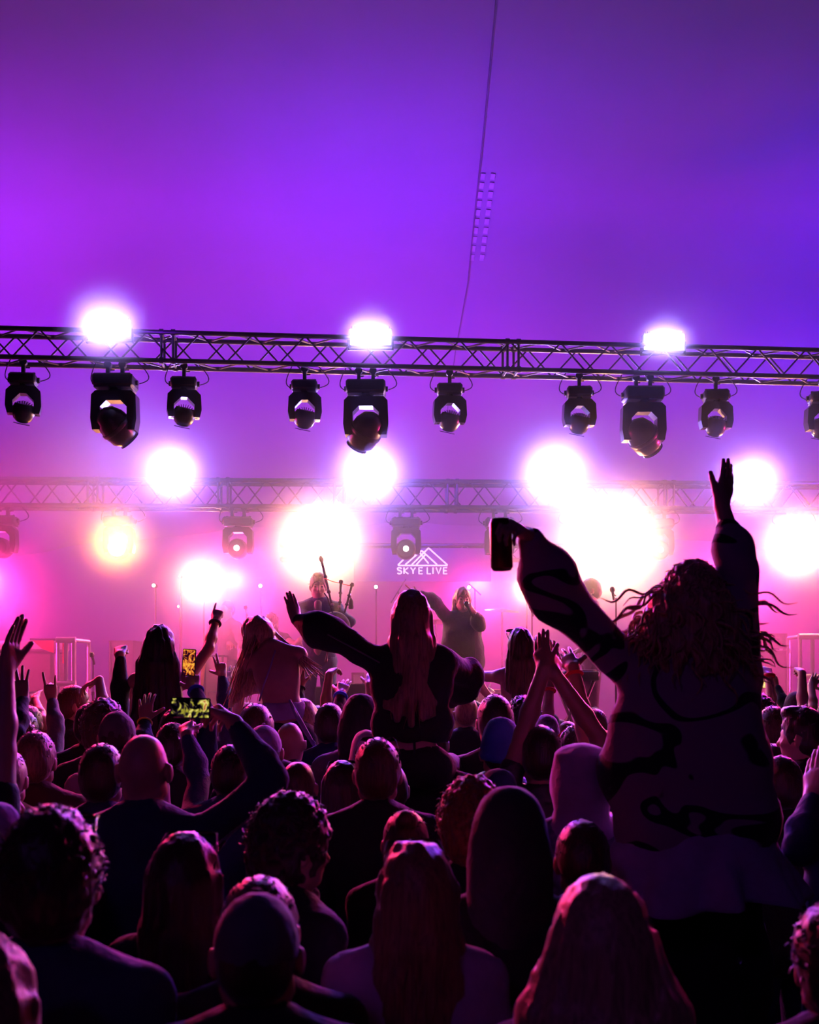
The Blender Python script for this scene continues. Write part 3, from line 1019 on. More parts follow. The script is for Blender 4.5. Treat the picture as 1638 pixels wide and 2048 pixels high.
def hand(s, wrist, u, n, side, pose, q=1.0, curl=1.0):
    """u: where the fingers point, n: out of the palm, side: +1 thumb towards u x n, -1 the other way"""
    u = nrm(u)
    n = np.array(n, float)
    n = nrm(n - u * (n @ u))
    w = np.cross(u, n) * side
    curls, spread, th = POSES[pose]
    W0 = np.array(wrist, float)
    kn = [W0 + q * (u * .088 + w * .030), W0 + q * (u * .092 + w * .010), W0 + q * (u * .088 - w * .010), W0 + q * (u * .080 - w * .029)]
    for i, K in enumerate(kn):
        b = W0 + q * (w * (.016 - .010 * i) + u * .01)
        s.cap(b, K, .0165 * q, .0125 * q, .010)
    s.ell(W0 + q * (u * .05 + n * .004), (.034 * q, .016 * q, .045 * q), .01, np.column_stack([w, n, u]))
    L = [(.043, .026, .021), (.047, .029, .022), (.044, .027, .021), (.034, .020, .019)]
    R = [.0098, .0100, .0095, .0084]
    for i, K in enumerate(kn):
        a = (1.5 - i) / 1.5 * spread
        d0 = nrm(u * math.cos(a) + w * math.sin(a))
        ang = 0.0
        P = K
        for j in range(3):
            ang += curls[i][j] * curl
            d = d0 * math.cos(ang) + n * math.sin(ang)
            P2 = P + q * L[i][j] * d
            s.cap(P, P2, q * (R[i] - .0007 * j), q * (R[i] - .0007 * (j + 1)), .003)
            P = P2
    to, tc = th
    T = W0 + q * (u * .022 + w * .022 + n * .006)
    d = nrm(u * math.cos(to) + w * math.sin(to) + n * .25)
    T2 = T + q * .042 * d
    s.cap(T, T2, .0165 * q, .0125 * q, .008)
    d2 = nrm(d * math.cos(tc * .5) + (u * .6 - w * .5 + n * .5) * math.sin(tc * .5))
    T3 = T2 + q * .032 * d2
    s.cap(T2, T3, .0118 * q, .0108 * q, .003)
    d3 = nrm(d2 * math.cos(tc * .6) + (-w * .8 + n * .4) * math.sin(tc * .6))
    s.cap(T3, T3 + q * .024 * d3, .0105 * q, .0090 * q, .003)


class Fig:
    """joints of one figure; every point is relative to its base (feet)"""

    def __init__(self, Ht=1.75, female=False, yaw=0.0, lean=(0, 0), head=(0, 0, 0), seated=False, legs=True, width=1.0):
        self.q = q = Ht / 1.75
        self.f = female
        self.w = (0.88 if female else 1.0) * width
        self.Ry = rot('Z', yaw)
        self.Rl = self.Ry @ rot('X', -lean[0]) @ rot('Y', lean[1])     # lean forward, lean sideways
        self.hip = np.array([0, 0, .92 * q])
        self.Rh = self.Rl @ rot('Z', head[2]) @ rot('X', -head[0]) @ rot('Y', head[1])
        self.neck = self.T((0, -.005, 1.50))
        self.seated = seated
        self.legs_on = legs
        self.arms = {}
        self.sleeve = {}
        self.puffk = {}
        self.hw = 1.0

    def T(self, p):
        """upper body point"""
        return self.Rl @ (np.array(p, float) * self.q - self.hip) + self.hip

    def Hd(self, p):
        """head point, p relative to neck pivot at 1.50"""
        return self.neck + self.Rh @ (np.array(p, float) * self.q)

    def sh(self, sd):
        return self.T((sd * .175 * self.w, 0, 1.415))

    def arm(self, sd, elbow, wrist, tip=None, n=(0, 1, 0), pose='open', curl=1.0):
        self.arms[sd] = (np.array(elbow, float), np.array(wrist, float), None if tip is None else nrm(tip), n, pose, curl)

    def hang(self, sd):
        if sd not in self.arms:
            S = self.sh(sd)
            e = S + self.Ry @ np.array([sd * .05, -.03, -.29]) * self.q
            w = e + self.Ry @ np.array([sd * .0, .06, -.25]) * self.q
            self.arms[sd] = (e, w, nrm(self.Ry @ np.array([0, .15, -1])), self.Ry @ np.array([-sd, 0, 0]), 'relaxed', 1.0)

    def torso(self, s, i=0.0, lo=0.9, k=.035, hips=True):
        q, w, T = self.q, self.w, self.T
        R = self.Rl
        if hips:
            s.ell(T((0, -.005, .93)), np.array((.158 + (.012 if self.f else 0), .112, .115)) * q + i, k, R)
        s.ell(T((0, 0, 1.09)), np.array((.128 if self.f else .142, .092, .13)) * q + i, k, R)
        s.ell(T((0, -.005, 1.27)), np.array((.158 * w, .108, .165)) * q + i, k, R)
        for sd in (-1, 1):
            s.cap(T((0, -.012, 1.39)), self.sh(sd), .075 * q + i, .050 * q + i, k)
            s.cap(T((sd * .02, -.018, 1.485)), T((sd * .13 * w, -.008, 1.435)), .046 * q + i, .040 * q + i, k)
            s.ell(T((sd * .075, -.06, 1.33)), np.array((.07, .045, .09)) * q + i, k, R)
            if self.f:
                s.ell(T((sd * .07, .085, 1.27)), np.array((.055, .05, .06)) * q + i, k, R)

    def armprims(self, s, i=0.0, to=1.0, k=.02, puff=0.0):
        q = self.q
        puff0 = puff
        for sd in (-1, 1):
            self.hang(sd)
            puff = puff0 * self.puffk.get(sd, 1.0)
            e, wv, tip, n, pose, curl = self.arms[sd]
            S = self.sh(sd)
            g = .92 if self.f else 1.0
            if to <= 0.3:      # short sleeve
                s.cap(S, S + (e - S) * .55, .052 * q + i, .046 * q * g + i + .004, k)
                continue
            s.cap(S, e, .050 * q * g + i, .038 * q * g + i + puff * .5, k)
            W1 = e + (wv - e) * (self.sleeve.get(sd, to) if i > 0 else 1.0)
            s.cap(e, e + (wv - e) * .35, .037 * q * g + i + puff, .040 * q * g + i + puff, k)
            s.cap(e + (wv - e) * .35, W1, .040 * q * g + i + puff, .028 * q * g + i * .7, k)

    def legprims(self, s, i=0.0, k=.03, foot=True):
        q = self.q
        for sd in (-1, 1):
            hp = np.array([sd * .092, 0, .90]) * q
            if self.seated:
                kn = hp + np.array([sd * .10, .42, -.02]) * q
                an = kn + np.array([-sd * .04, .03, -.40]) * q
                ft = an + np.array([0, .15, -.07]) * q
            else:
                kn = np.array([sd * .10, .015, .49]) * q
                an = np.array([sd * .10, -.02, .085]) * q
                ft = np.array([sd * .11, .15, .035]) * q
            hp, kn, an, ft = [self.Ry @ v for v in (hp, kn, an, ft)]
            s.cap(hp, kn, .088 * q + i, .056 * q + i, k)
            s.cap(kn, kn + (an - kn) * .35, .055 * q + i, .056 * q + i, k)
            s.cap(kn + (an - kn) * .35, an, .056 * q + i, .036 * q + i, k)
            if foot:
                s.cap(an - np.array([0, 0, .04 * q]), ft, .037 * q + i, .032 * q + i, .02)

    def headprims(self, s, face=True):
        q, Hd, R = self.q, self.Hd, self.Rh
        s.cap(self.T((0, -.015, 1.44)), Hd((0, .005, .07)), (.048 if self.f else .056) * q, (.046 if self.f else .055) * q, .025)
        s.ell(Hd((0, -.002, .150)), np.array((.0755, .094, .098)) * q, .02, R)
        s.ell(Hd((0, .030, .092)), np.array((.060, .068, .072)) * q, .03, R)
        s.cap(Hd((0, .062, .045)), Hd((0, .075, .048)), .022 * q, .018 * q, .02)        # chin
        for sd in (-1, 1):
            s.cap(Hd((sd * .05, .015, .065)), Hd((sd * .018, .065, .046)), .022 * q, .018 * q, .02)   # jaw
            # ear: rim and lobe
            s.ell(Hd((sd * .083, -.008, .125)), np.array((.0085, .019, .031)) * q, .006, R @ rot('Z', -sd * .45))
            s.ell(Hd((sd * .078, .0, .105)), np.array((.007, .010, .014)) * q, .006, R)
        if face:
            s.cap(Hd((0, .094, .135)), Hd((0, .112, .098)), .010 * q, .0145 * q, .008)       # nose
            s.cap(Hd((-.03, .085, .150)), Hd((.03, .085, .150)), .011 * q, .011 * q, .012)     # brow
            for sd in (-1, 1):
                s.ell(Hd((sd * .033, .102, .130)), np.array((.017, .013, .010)) * q, .01, R, neg=True)
                s.ell(Hd((sd * .038, .078, .100)), np.array((.022, .016, .018)) * q, .015, R)
            s.ell(Hd((0, .094, .077)), np.array((.024, .010, .006)) * q, .008, R)
            s.ell(Hd((0, .092, .067)), np.array((.020, .011, .006)) * q, .008, R)

    def body(self, vox):
        s = Sdf()
        self.torso(s)
        self.headprims(s)
        self.armprims(s)
        for sd in (-1, 1):
            e, wv, tip, n, pose, curl = self.arms[sd]
            u = tip if tip is not None else nrm(wv - e)
            s.cap(wv, wv + u * .02 * self.q, .026 * self.q * (.92 if self.f else 1), .024 * self.q, .012)
            hand(s, wv, u, n, sd * self.palmside(sd, e, wv, n), pose, self.q * (.92 if self.f else 1.0), curl)
        if self.legs_on:
            self.legprims(s)
        return s.mesh(vox)

    def palmside(self, sd, e, wv, n):
        return 1.0

    def shoes(self, vox):
        s = Sdf()
        q = self.q
        for sd in (-1, 1):
            if self.seated:
                kn = np.array([sd * .192, .42, .88]) * q
                an = kn + np.array([-sd * .04, .03, -.40]) * q
                ft = an + np.array([0, .15, -.07]) * q
            else:
                an = np.array([sd * .10, -.02, .085]) * q
                ft = np.array([sd * .11, .16, .042]) * q
            a, b = self.Ry @ (an - np.array([0, .015 * q, .035 * q])), self.Ry @ ft
            s.cap(a, b, .046 * q, .042 * q, .02)
            s.cap(a, a + np.array([0, 0, .05 * q]), .046 * q, .045 * q, .02)
        return s.mesh(vox)

    def hairmesh(self, style, L=0.35, vox=0.007, seed=0):
        """returns (points, faces) of the hair or headgear"""
        q, Hd, R = self.q, self.Hd, self.Rh
        rg = random.Random(seed * 7 + 3)
        s = Sdf()
        noise = None

        def cap(inf, lowback, thick=0.0, facecut=True):
            s.ell(Hd((0, -.006, .152 + thick)), np.array((.0755 + inf, .094 + inf, .098 + inf + thick)) * q, .01, R)
            s.ell(Hd((0, -.045, .115)), np.array((.066 + inf * .9, .055 + inf, .075 + inf * .5 + lowback)) * q, .02, R)

        def facecut(drop=0.0):
            s.ell(Hd((0, .115, .085 - drop)), np.array((.10, .085, .100)) * q, .01, R, neg=True)
            for sd in (-1, 1):      # ears free
                s.ell(Hd((sd * .10, .012, .095)), np.array((.035, .03, .045)) * q, .01, R, neg=True)
        if style == 'buzz':
            cap(.004, -.01)
            facecut()
            noise = (.0012, 160)
        elif style == 'short':
            cap(.011, -.005, .004)
            facecut()
            noise = (.0035, (95, 95, 70))
        elif style == 'quiff':
            cap(.011, -.008, .006)
            s.ell(Hd((0, .05, .245)), np.array((.06, .05, .03)) * q, .02, R)
            facecut()
            noise = (.006, (80, 70, 70))
        elif style == 'messy':
            cap(.020, .005, .008)
            facecut()
            noise = (.006, (85, 85, 75))
        elif style == 'curly':
            cap(.030, .013, .010)
            facecut(.01)
            noise = (.009, (95, 95, 100))
        elif style in ('long', 'wavy', 'bowed'):
            cap(.014, .01, .004)
            n = 9
            wd = .075 if style == 'long' else .085
            for i in range(n):
                a = -1.35 + 2.7 * i / (n - 1)
                x0, y0 = math.sin(a) * .070, -math.cos(a) * .085
                top = Hd((x0, y0 - .0, .15))
                x1, y1 = math.sin(a) * wd * 1.05, -math.cos(a) * .060 - .075
                mid = self.Hd((x0 * (1.12 + (self.hw - 1) * .45), y0 * 1.05 - .01, .02))
                if style == 'bowed':
                    end = top + np.array([-.05 + x0, .05, -L])
                    mid = top + np.array([x0 * .5, .02, -L * .45])
                else:
                    end = self.T((x1 * self.hw * (1.25 if style == 'wavy' else 1.05) + rg.uniform(-.01, .01), y1 - .01, 1.50 - L + rg.uniform(-.03, .03) + .05 * abs(a)))
                s.cap(top, mid, .030 * q, .034 * q, .02)
                s.cap(mid, end, .036 * q, .018 * q, .02)
            facecut()
            noise = (.006, (90, 90, 14)) if style == 'long' else (.009, (60, 60, 22))
        elif style == 'bun':
            cap(.010, .0, .002)
            s.ell(Hd((0, -.085, .235)), np.array((.042, .038, .038)) * q, .015, R)
            facecut()
            noise = (.004, (90, 60, 60))
        elif style == 'pony':
            cap(.010, .0, .002)
            p = Hd((0, -.10, .19))
            p2, p3 = Hd((0, -.15, .12)), Hd((.01, -.14, -.06))
            s.cap(p, p2, .022 * q, .032 * q, .015).cap(p2, p3, .032 * q, .010 * q, .015)
            facecut()
            noise = (.004, (90, 90, 25))
        elif style == 'beanie':
            s.ell(Hd((0, -.008, .165)), np.array((.086, .106, .108)) * q, .01, R)
            s.ell(Hd((0, -.03, .235)), np.array((.060, .075, .055)) * q, .04, R)
            # folded rim
            for i in range(16):
                a0, a1 = 2 * PI * i / 16, 2 * PI * (i + 1) / 16
                f = lambda a: Hd((math.sin(a) * .079, math.cos(a) * .098 - .008, .128 + .020 * math.cos(a)))
                s.cap(f(a0), f(a1), .016 * q, .016 * q, .006)
            c = Hd((0, 0, .108))
            s.plane(c, self.Rh @ np.array([0, .20, -1]))
            noise = (.0022, (50, 50, 40))
        elif style == 'cap':
            s.ell(Hd((0, -.006, .160)), np.array((.083, .102, .100)) * q, .01, R)
            c = Hd((0, 0, .135))
            s.plane(c, self.Rh @ np.array([0, .12, -1]))
            noise = None
        elif style == 'low_hood':
            s.ell(Hd((0, -.012, .150)), np.array((.102, .118, .112)) * q, .02, R)
            s.ell(Hd((0, -.04, .222)), np.array((.096, .085, .036)) * q, .02, R)
            s.cap(Hd((0, -.02, .10)), self.T((0, -.02, 1.47)), .094 * q, .088 * q, .04)
            for sd in (-1, 1):
                s.cap(self.T((0, -.03, 1.46)), self.T((sd * .12, -.02, 1.44)), .07 * q, .05 * q, .05)
            s.ell(Hd((0, .135, .12)), np.array((.085, .09, .11)) * q, .01, R, neg=True)
            noise = (.005, (34, 34, 30))
        elif style == 'hood':
            s.ell(Hd((0, -.012, .155)), np.array((.100, .122, .125)) * q, .02, R)
            s.cap(Hd((0, -.05, .22)), Hd((0, -.06, .05)), .075 * q, .10 * q, .05)
            s.cap(Hd((0, -.03, .08)), self.T((0, -.02, 1.44)), .105 * q, .115 * q, .05)
            for sd in (-1, 1):
                s.cap(self.T((0, -.03, 1.45)), self.T((sd * .10, -.02, 1.43)), .07 * q, .05 * q, .04)
            s.ell(Hd((0, .135, .12)), np.array((.085, .09, .11)) * q, .01, R, neg=True)
            noise = (.003, (40, 40, 28))
        if style in ('cap',):
            pts, f = s.mesh(vox, noise)
            mb = MB()
            mb.add(pts, f)
            # peak: curved plate forward
            V, Fc = [], []
            for j in range(4):
                for i in range(13):
                    a = -1.15 + 2.3 * i / 12
                    rr = .098 + .075 * j / 3 * max(math.cos(a), .2)
                    V.append(Hd((math.sin(a) * (.083 + .012 * j / 3), math.cos(a) * rr, .138 + .012 - .020 * j / 3 - .012 * math.sin(a) ** 2)))
            V = V + [v + self.Rh @ np.array([0, 0, .006]) for v in V]
            for o, fl in ((0, 1), (52, -1)):
                for j in range(3):
                    for i in range(12):
                        qd = (o + j * 13 + i, o + j * 13 + i + 1, o + (j + 1) * 13 + i + 1, o + (j + 1) * 13 + i)
                        Fc.append(qd[::fl])
            for i in range(12):
                Fc.append((39 + i, 39 + i + 1, 52 + 39 + i + 1, 52 + 39 + i))
            mb.add(V, Fc)
            c = Hd((0, -.006, .262))
            mb.lathe([(.008, 0), (.007, .004), (0, .006)], c=c, axis=self.Rh @ np.array([0, 0, 1]), seg=10)
            return mb
        mb = MB()
        pts, f = s.mesh(vox, noise)
        mb.add(pts, f)
        # loose strands
        if style in ('long', 'wavy', 'bowed', 'curly', 'messy', 'quiff', 'short', 'bun'):
            n = {'short': 170, 'bun': 60, 'long': 46, 'wavy': 60, 'bowed': 60, 'curly': 420, 'messy': 300, 'quiff': 60}[style]
            for i in range(n):
                if style in ('long', 'wavy', 'bowed'):
                    a = rg.uniform(-1.6, 1.6)
                    x0, y0 = math.sin(a) * .088, -math.cos(a) * .100
                    p0 = Hd((x0, y0, .12 + rg.uniform(-.05, .05)))
                    if style == 'bowed':
                        p3 = p0 + np.array([-.10 + rg.uniform(-.08, .02), .05 + rg.uniform(-.05, .05), -L * rg.uniform(.8, 1.15)])
                    else:
                        w = (1.3 if style == 'wavy' else 1.1) * (1 + (self.hw - 1) * .8)
                        p3 = self.T((x0 * w + rg.uniform(-.02, .02), y0 - .035 + rg.uniform(-.015, .01), 1.50 - L * rg.uniform(.85, 1.12)))
                    ph, am = rg.uniform(0, 6), (.012 if style == 'wavy' else .004)
                    pts = []
                    for t in np.linspace(0, 1, 12):
                        b = p0 * (1 - t) + p3 * t
                        b = b + np.array([math.sin(t * 14 + ph) * am * t, math.cos(t * 12 + ph) * am * .6 * t - .02 * math.sin(PI * t), 0]) * q
                        pts.append(b)
                    r0 = rg.uniform(.0018, .0042)
                    mb.tube(pts, [r0] * 11 + [.0006], 5)
                else:
                    th, ph = rg.uniform(0, 2 * PI), rg.uniform(-.25, 1.5)
                    inf = {'short': .011, 'bun': .010, 'curly': .030, 'messy': .020, 'quiff': .014}[style]
                    d = np.array([math.cos(th) * math.cos(ph), math.sin(th) * math.cos(ph), math.sin(ph)])
                    if d[1] > .45 and d[2] < .55:
                        continue
                    p0 = Hd((d[0] * (.0755 + inf), -.006 + d[1] * (.094 + inf), .155 + d[2] * (.1 + inf)))
                    D = self.Rh @ d
                    tg = nrm(np.cross(D, [rg.uniform(-1, 1), rg.uniform(-1, 1), rg.uniform(-1, 1)]))
                    bt = np.cross(D, tg)
                    pts = []
                    Ls = rg.uniform(.02, .045) * (.6 if style in ('short', 'bun') else 1)
                    rr = .009 if style == 'curly' else .003
                    for t in np.linspace(0, 1, 8):
                        pts.append(p0 - D * .01 + D * Ls * t * .6 + tg * (rr * math.sin(t * 8) + Ls * .5 * t) + bt * rr * (math.cos(t * 8) - 1))
                    mb.tube(pts, [.0028] * 6 + [.002, .0008], 4)
        return mb

    def garment(self, kind, vox, noise=True, bag=0.0):
        """jacket, tee, hoodie, puffer, crop, tank"""
        s = Sdf()
        q = self.q
        inf = {'tee': .010, 'jacket': .022, 'hoodie': .024, 'puffer': .040, 'crop': .024, 'tank': .007, 'coat': .028, 'sweater': .028}[kind]
        self.torso(s, inf, hips=kind not in ('crop',))
        if kind == 'crop':
            s.cap(self.T((-.085, -.01, 1.30)), self.T((.085, -.01, 1.30)), .095 * q + inf, .095 * q + inf, .04)
        if kind in ('crop', 'sweater'):
            s.cap(self.T((-.08, 0, 1.12)), self.T((.08, 0, 1.12)), .10 * q + inf, .10 * q + inf, .03)
        if kind == 'sweater':
            s.cap(self.T((-.10 - bag * .25, 0, .95)), self.T((.10 + bag * .35, 0, .95)), .115 * q + inf, .115 * q + inf, .05)
            s.cap(self.T((-.08 - bag, 0, 1.12)), self.T((.09 + bag * .3, 0, 1.15)), .115 * q + inf, .115 * q + inf, .05)
            s.cap(self.T((-.08 - bag * .7, 0, 1.28)), self.T((.09, 0, 1.30)), .10 * q + inf, .10 * q + inf, .05)
        if kind == 'coat':
            s.cap(self.T((-.07, 0, .85)), self.T((.07, 0, .85)), .11 * q + inf, .11 * q + inf, .05)
        zc = {'crop': 1.04, 'tank': .98, 'tee': .86, 'jacket': .84, 'hoodie': .84, 'puffer': .84, 'coat': .62, 'sweater': .84}[kind]
        s.ell(self.T((0, 0, zc - 2.0)), np.array((3.0, 3.0, 2.0)) * q, .01, self.Rl, neg=True)
        if kind != 'tank':
            self.armprims(s, inf * (.75 if kind in ('puffer', 'crop', 'sweater') else .45), to=.25 if kind == 'tee' else .90, puff={'puffer': .02, 'crop': .036, 'sweater': .038}.get(kind, .004))
        if kind in ('jacket', 'hoodie', 'puffer', 'coat'):   # collar standing round the neck
            for i in range(10):
                a0, a1 = PI * .62 + 2 * PI * .76 * i / 10 , PI * .62 + 2 * PI * .76 * (i + 1) / 10
                f = lambda a: self.T((math.cos(a - PI * .5 + PI * .0) * .074 if False else math.sin(a - PI * .0) * .072, math.cos(a) * .068 - .012, 1.505))
                s.cap(f(a0), f(a1), .020 * q, .020 * q, .012)
        if kind == 'hoodie':    # hood lying on the back
            s.ell(self.T((0, -.105, 1.44)), np.array((.115, .055, .085)) * q, .04, self.Rl)
        # open at the neck and hem
        s.ell(self.T((0, .015, 1.56)), np.array((.058, .060, .075)) * q, .01, self.Rl, neg=True)
        nz = {'tee': (.003, (22, 22, 16)), 'jacket': (.005, (26, 26, 30)), 'hoodie': (.006, (22, 22, 26)), 'puffer': (.010, (20, 20, 75)),
              'crop': (.006, (24, 24, 30)), 'tank': (.0015, (30, 30, 40)), 'coat': (.005, (18, 18, 20)), 'sweater': (.009, (17, 17, 20))}[kind]
        if kind == 'tank':
            s.ell(self.T((0, .0, 1.47)), np.array((.14, .15, .15)) * q, .01, self.Rl, neg=True)
        return s.mesh(vox, nz if noise else None)

    def trousers(self, vox):
        s = Sdf()
        q = self.q
        s.ell(np.array([0, -.005, .93]) * q, np.array((.158 + (.012 if self.f else 0), .112, .10)) * q + (.018 if self.seated else .006), .035, self.Ry)
        self.legprims(s, .014 if self.seated else .010, foot=False)
        s.plane((0, 0, 1.02 * q), (0, 0, 1))
        return s.mesh(vox, (.004, (22, 22, 14)))


def mesh_obj(name, data, m, parent=None, kind=None, recalc=False):
    if isinstance(data, MB):
        V, Fc = np.concatenate(data.v), data.f
    else:
        V, Fc = data
    me = bpy.data.meshes.new(name)
    me.from_pydata(np.asarray(V).tolist(), [], Fc)
    me.polygons.foreach_set('use_smooth', [True] * len(me.polygons))
    me.materials.append(m)
    me.update()
    o = bpy.data.objects.new(name, me)
    COL.objects.link(o)
    if parent is not None:
        o.parent = parent
    return o


# cloth, skin and hair of the crowd (true colours; the light does the rest)
def cloth(name, col, **k):
    return mat(name, col, k.pop('rough', .85), 0, k.pop('var', .2), k.pop('scale', 8), k.pop('bump', .35), k.pop('bscale', 35), sheen=k.pop('sheen', .08), **k)


CL = {'black': cloth('black cotton', (.012, .012, .016)), 'charcoal': cloth('charcoal jersey', (.05, .04, .055)), 'navy': cloth('navy cloth', (.015, .025, .09)), 'grey': cloth('grey marl jersey', (.13, .13, .15)),
      'blue': cloth('blue knit', (.04, .12, .55), bscale=120), 'white': cloth('off white cotton', (.6, .58, .6)), 'denim': cloth('dark denim', (.04, .07, .16), bscale=90),
      'olive': cloth('olive cotton', (.06, .065, .035)), 'red': cloth('red fleece', (.35, .02, .04)), 'lilac': cloth('pale lilac cotton', (.42, .36, .6)),
      'brown': cloth('brown wool', (.09, .05, .035)), 'plaid': cloth('checked flannel', (.16, .16, .28), scale=30, var=.7), 'tan': cloth('tan twill', (.3, .22, .15)),
      'puffer': cloth('black quilted nylon', (.02, .02, .025), rough=.45, sheen=0), 'maroon': cloth('maroon jersey', (.12, .02, .04)), 'jean': cloth('washed blue denim', (.10, .14, .25), bscale=90)}


def hairm(name, c):
    m = mat(name, c, .38, 0, .45, 1.0, .5, 1.0, sheen=.35)
    nt = m.node_tree
    mp = nt.nodes.new('ShaderNodeMapping')
    mp.inputs['Scale'].default_value = (130, 130, 9)
    tc = [n for n in nt.nodes if n.type == 'TEX_COORD'][0]
    nt.links.new(tc.outputs['Object'], mp.inputs['Vector'])
    for n in nt.nodes:
        if n.type == 'TEX_NOISE':
            nt.links.new(mp.outputs['Vector'], n.inputs['Vector'])
            n.inputs['Distortion'].default_value = .6
        if n.type == 'BUMP':
            n.inputs['Distance'].default_value = .006
    return m


HR = {'dark': hairm('dark brown hair', (.028, .014, .009)), 'black': hairm('black hair', (.010, .008, .008)), 'brown': hairm('mid brown hair', (.09, .045, .022)),
      'blond': hairm('blond hair', (.50, .34, .18)), 'fair': hairm('dark blond hair', (.24, .15, .08)), 'ginger': hairm('ginger hair', (.30, .10, .03)),
      'white': hairm('white hair', (.7, .68, .68)), 'grey': hairm('grey hair', (.25, .24, .25))}
SK = {'fair': SKIN, 'tan': mat('tanned skin', (.36, .20, .13), .45, 0, .08, 20, .05, 150)}

_proto = {}


def proto(key, fn):
    if key not in _proto:
        _proto[key] = fn()
    return _proto[key]


def link_mesh(name, me, m, parent=None):
    o = bpy.data.objects.new(name, me)
    COL.objects.link(o)
    if parent is not None:
        o.parent = parent
    o.material_slots[0].link = 'OBJECT'
    o.material_slots[0].material = m
    return o


def as_mesh(data):
    if isinstance(data, MB):
        V, Fc = np.concatenate(data.v), data.f
    else:
        V, Fc = data
    me = bpy.data.meshes.new('shape')
    me.from_pydata(np.asarray(V).tolist(), [], Fc)
    me.polygons.foreach_set('use_smooth', [True] * len(me.polygons))
    me.materials.append(SKIN)
    me.update()
    return me


GARN = {'tee': 't_shirt', 'jacket': 'jacket', 'hoodie': 'hoodie', 'puffer': 'puffer_jacket', 'crop': 'cropped_jacket', 'tank': 'vest_top', 'coat': 'coat', 'sweater': 'jumper'}
HATS = ('beanie', 'cap', 'hood', 'low_hood')


def place(px, ytop, s, extra=0.0):
    """base point and height of a standing person whose crown shows at (px, ytop) with s pixels per metre"""
    Y = F / s
    z = H - (ytop - HY) / s - extra
    return Vector(((px - CX) / s, Y, 0)), z


CROWN = {'buzz': .004, 'short': .015, 'quiff': .03, 'messy': .032, 'curly': .046, 'long': .018, 'wavy': .018, 'bun': .03, 'pony': .012, 'beanie': .03,
         'cap': .012, 'hood': .034, 'low_hood': .016, 'bald': 0, 'bowed': .018}


def person(px, ytop, s, hair='short', hc='dark', top='jacket', tc='black', label='', yaw=0.0, female=False, skin='fair', group='people in the standing crowd',
           head=(0, 0, 0), legc='navy', L=.35, seed=0, near=None, width=1.0, hw=1.0):
    """a standing member of the crowd with arms down; body shapes are shared, cloth and hair differ"""
    base, z = place(px, ytop, s, CROWN[hair])
    near = s > 430 if near is None else near
    vb = .0065 if near else .011
    K = ('n' if near else 'f', female)
    mk = lambda: Fig(1.75, female)

    def mkh():
        f_ = Fig(1.75, female, head=head)
        f_.hw = hw
        return f_
    o = link_mesh('person', proto(('body',) + K + (head,), lambda: as_mesh(mkh().body(vb))), SK[skin])
    o.location = base
    sc = z / 1.75
    o.scale = (sc * width, sc * width, sc)
    o.rotation_euler = (0, 0, yaw)
    if hair != 'bald':
        h = link_mesh(hair.replace('low_', '') if hair in HATS else 'hair', proto(('hair', hair, L, seed % 3, head, hw) + K, lambda: as_mesh(mkh().hairmesh(hair, L, .007 if near else .010, seed % 3))),
                      CL[hc] if hair in HATS else HR[hc], o)
        if hair in ('beanie', 'cap'):
            link_mesh('hair', proto(('hair', 'buzz', 0, 0, head) + K, lambda: as_mesh(mkh().hairmesh('short' if False else 'buzz', L, .008))), HR['dark'], o)
    link_mesh(GARN[top], proto(('top', top) + K, lambda: as_mesh(mk().garment(top, .010 if near else .015))), CL[tc], o)
    link_mesh('trousers', proto(('leg',) + K, lambda: as_mesh(mk().trousers(.02))), CL[legc], o)
    link_mesh('shoes', proto(('shoe', female), lambda: as_mesh(mk().shoes(.014))), CL['black'], o)
    o['label'] = label
    o['category'] = 'person'
    if group:
        o['group'] = group
    return o


def reach(S, L1, p, Yref, sign=1.0):
    """point seen at pixel p at the right bone length from S (all in the place); p = (px, py[, dY])"""
    if len(p) > 2:
        return np.array(at(p[0], p[1], Yref + p[2]))
    Y0 = S[1]
    dY = 0.0
    for _ in range(8):
        P = np.array(at(p[0], p[1], Y0 + dY))
        lat = math.hypot(P[0] - S[0], P[2] - S[2])
        dY = sign * math.sqrt(max(L1 * L1 - lat * lat, 0.0))
    P = np.array(at(p[0], p[1], Y0 + dY))
    dl = np.linalg.norm(P - S)
    return P


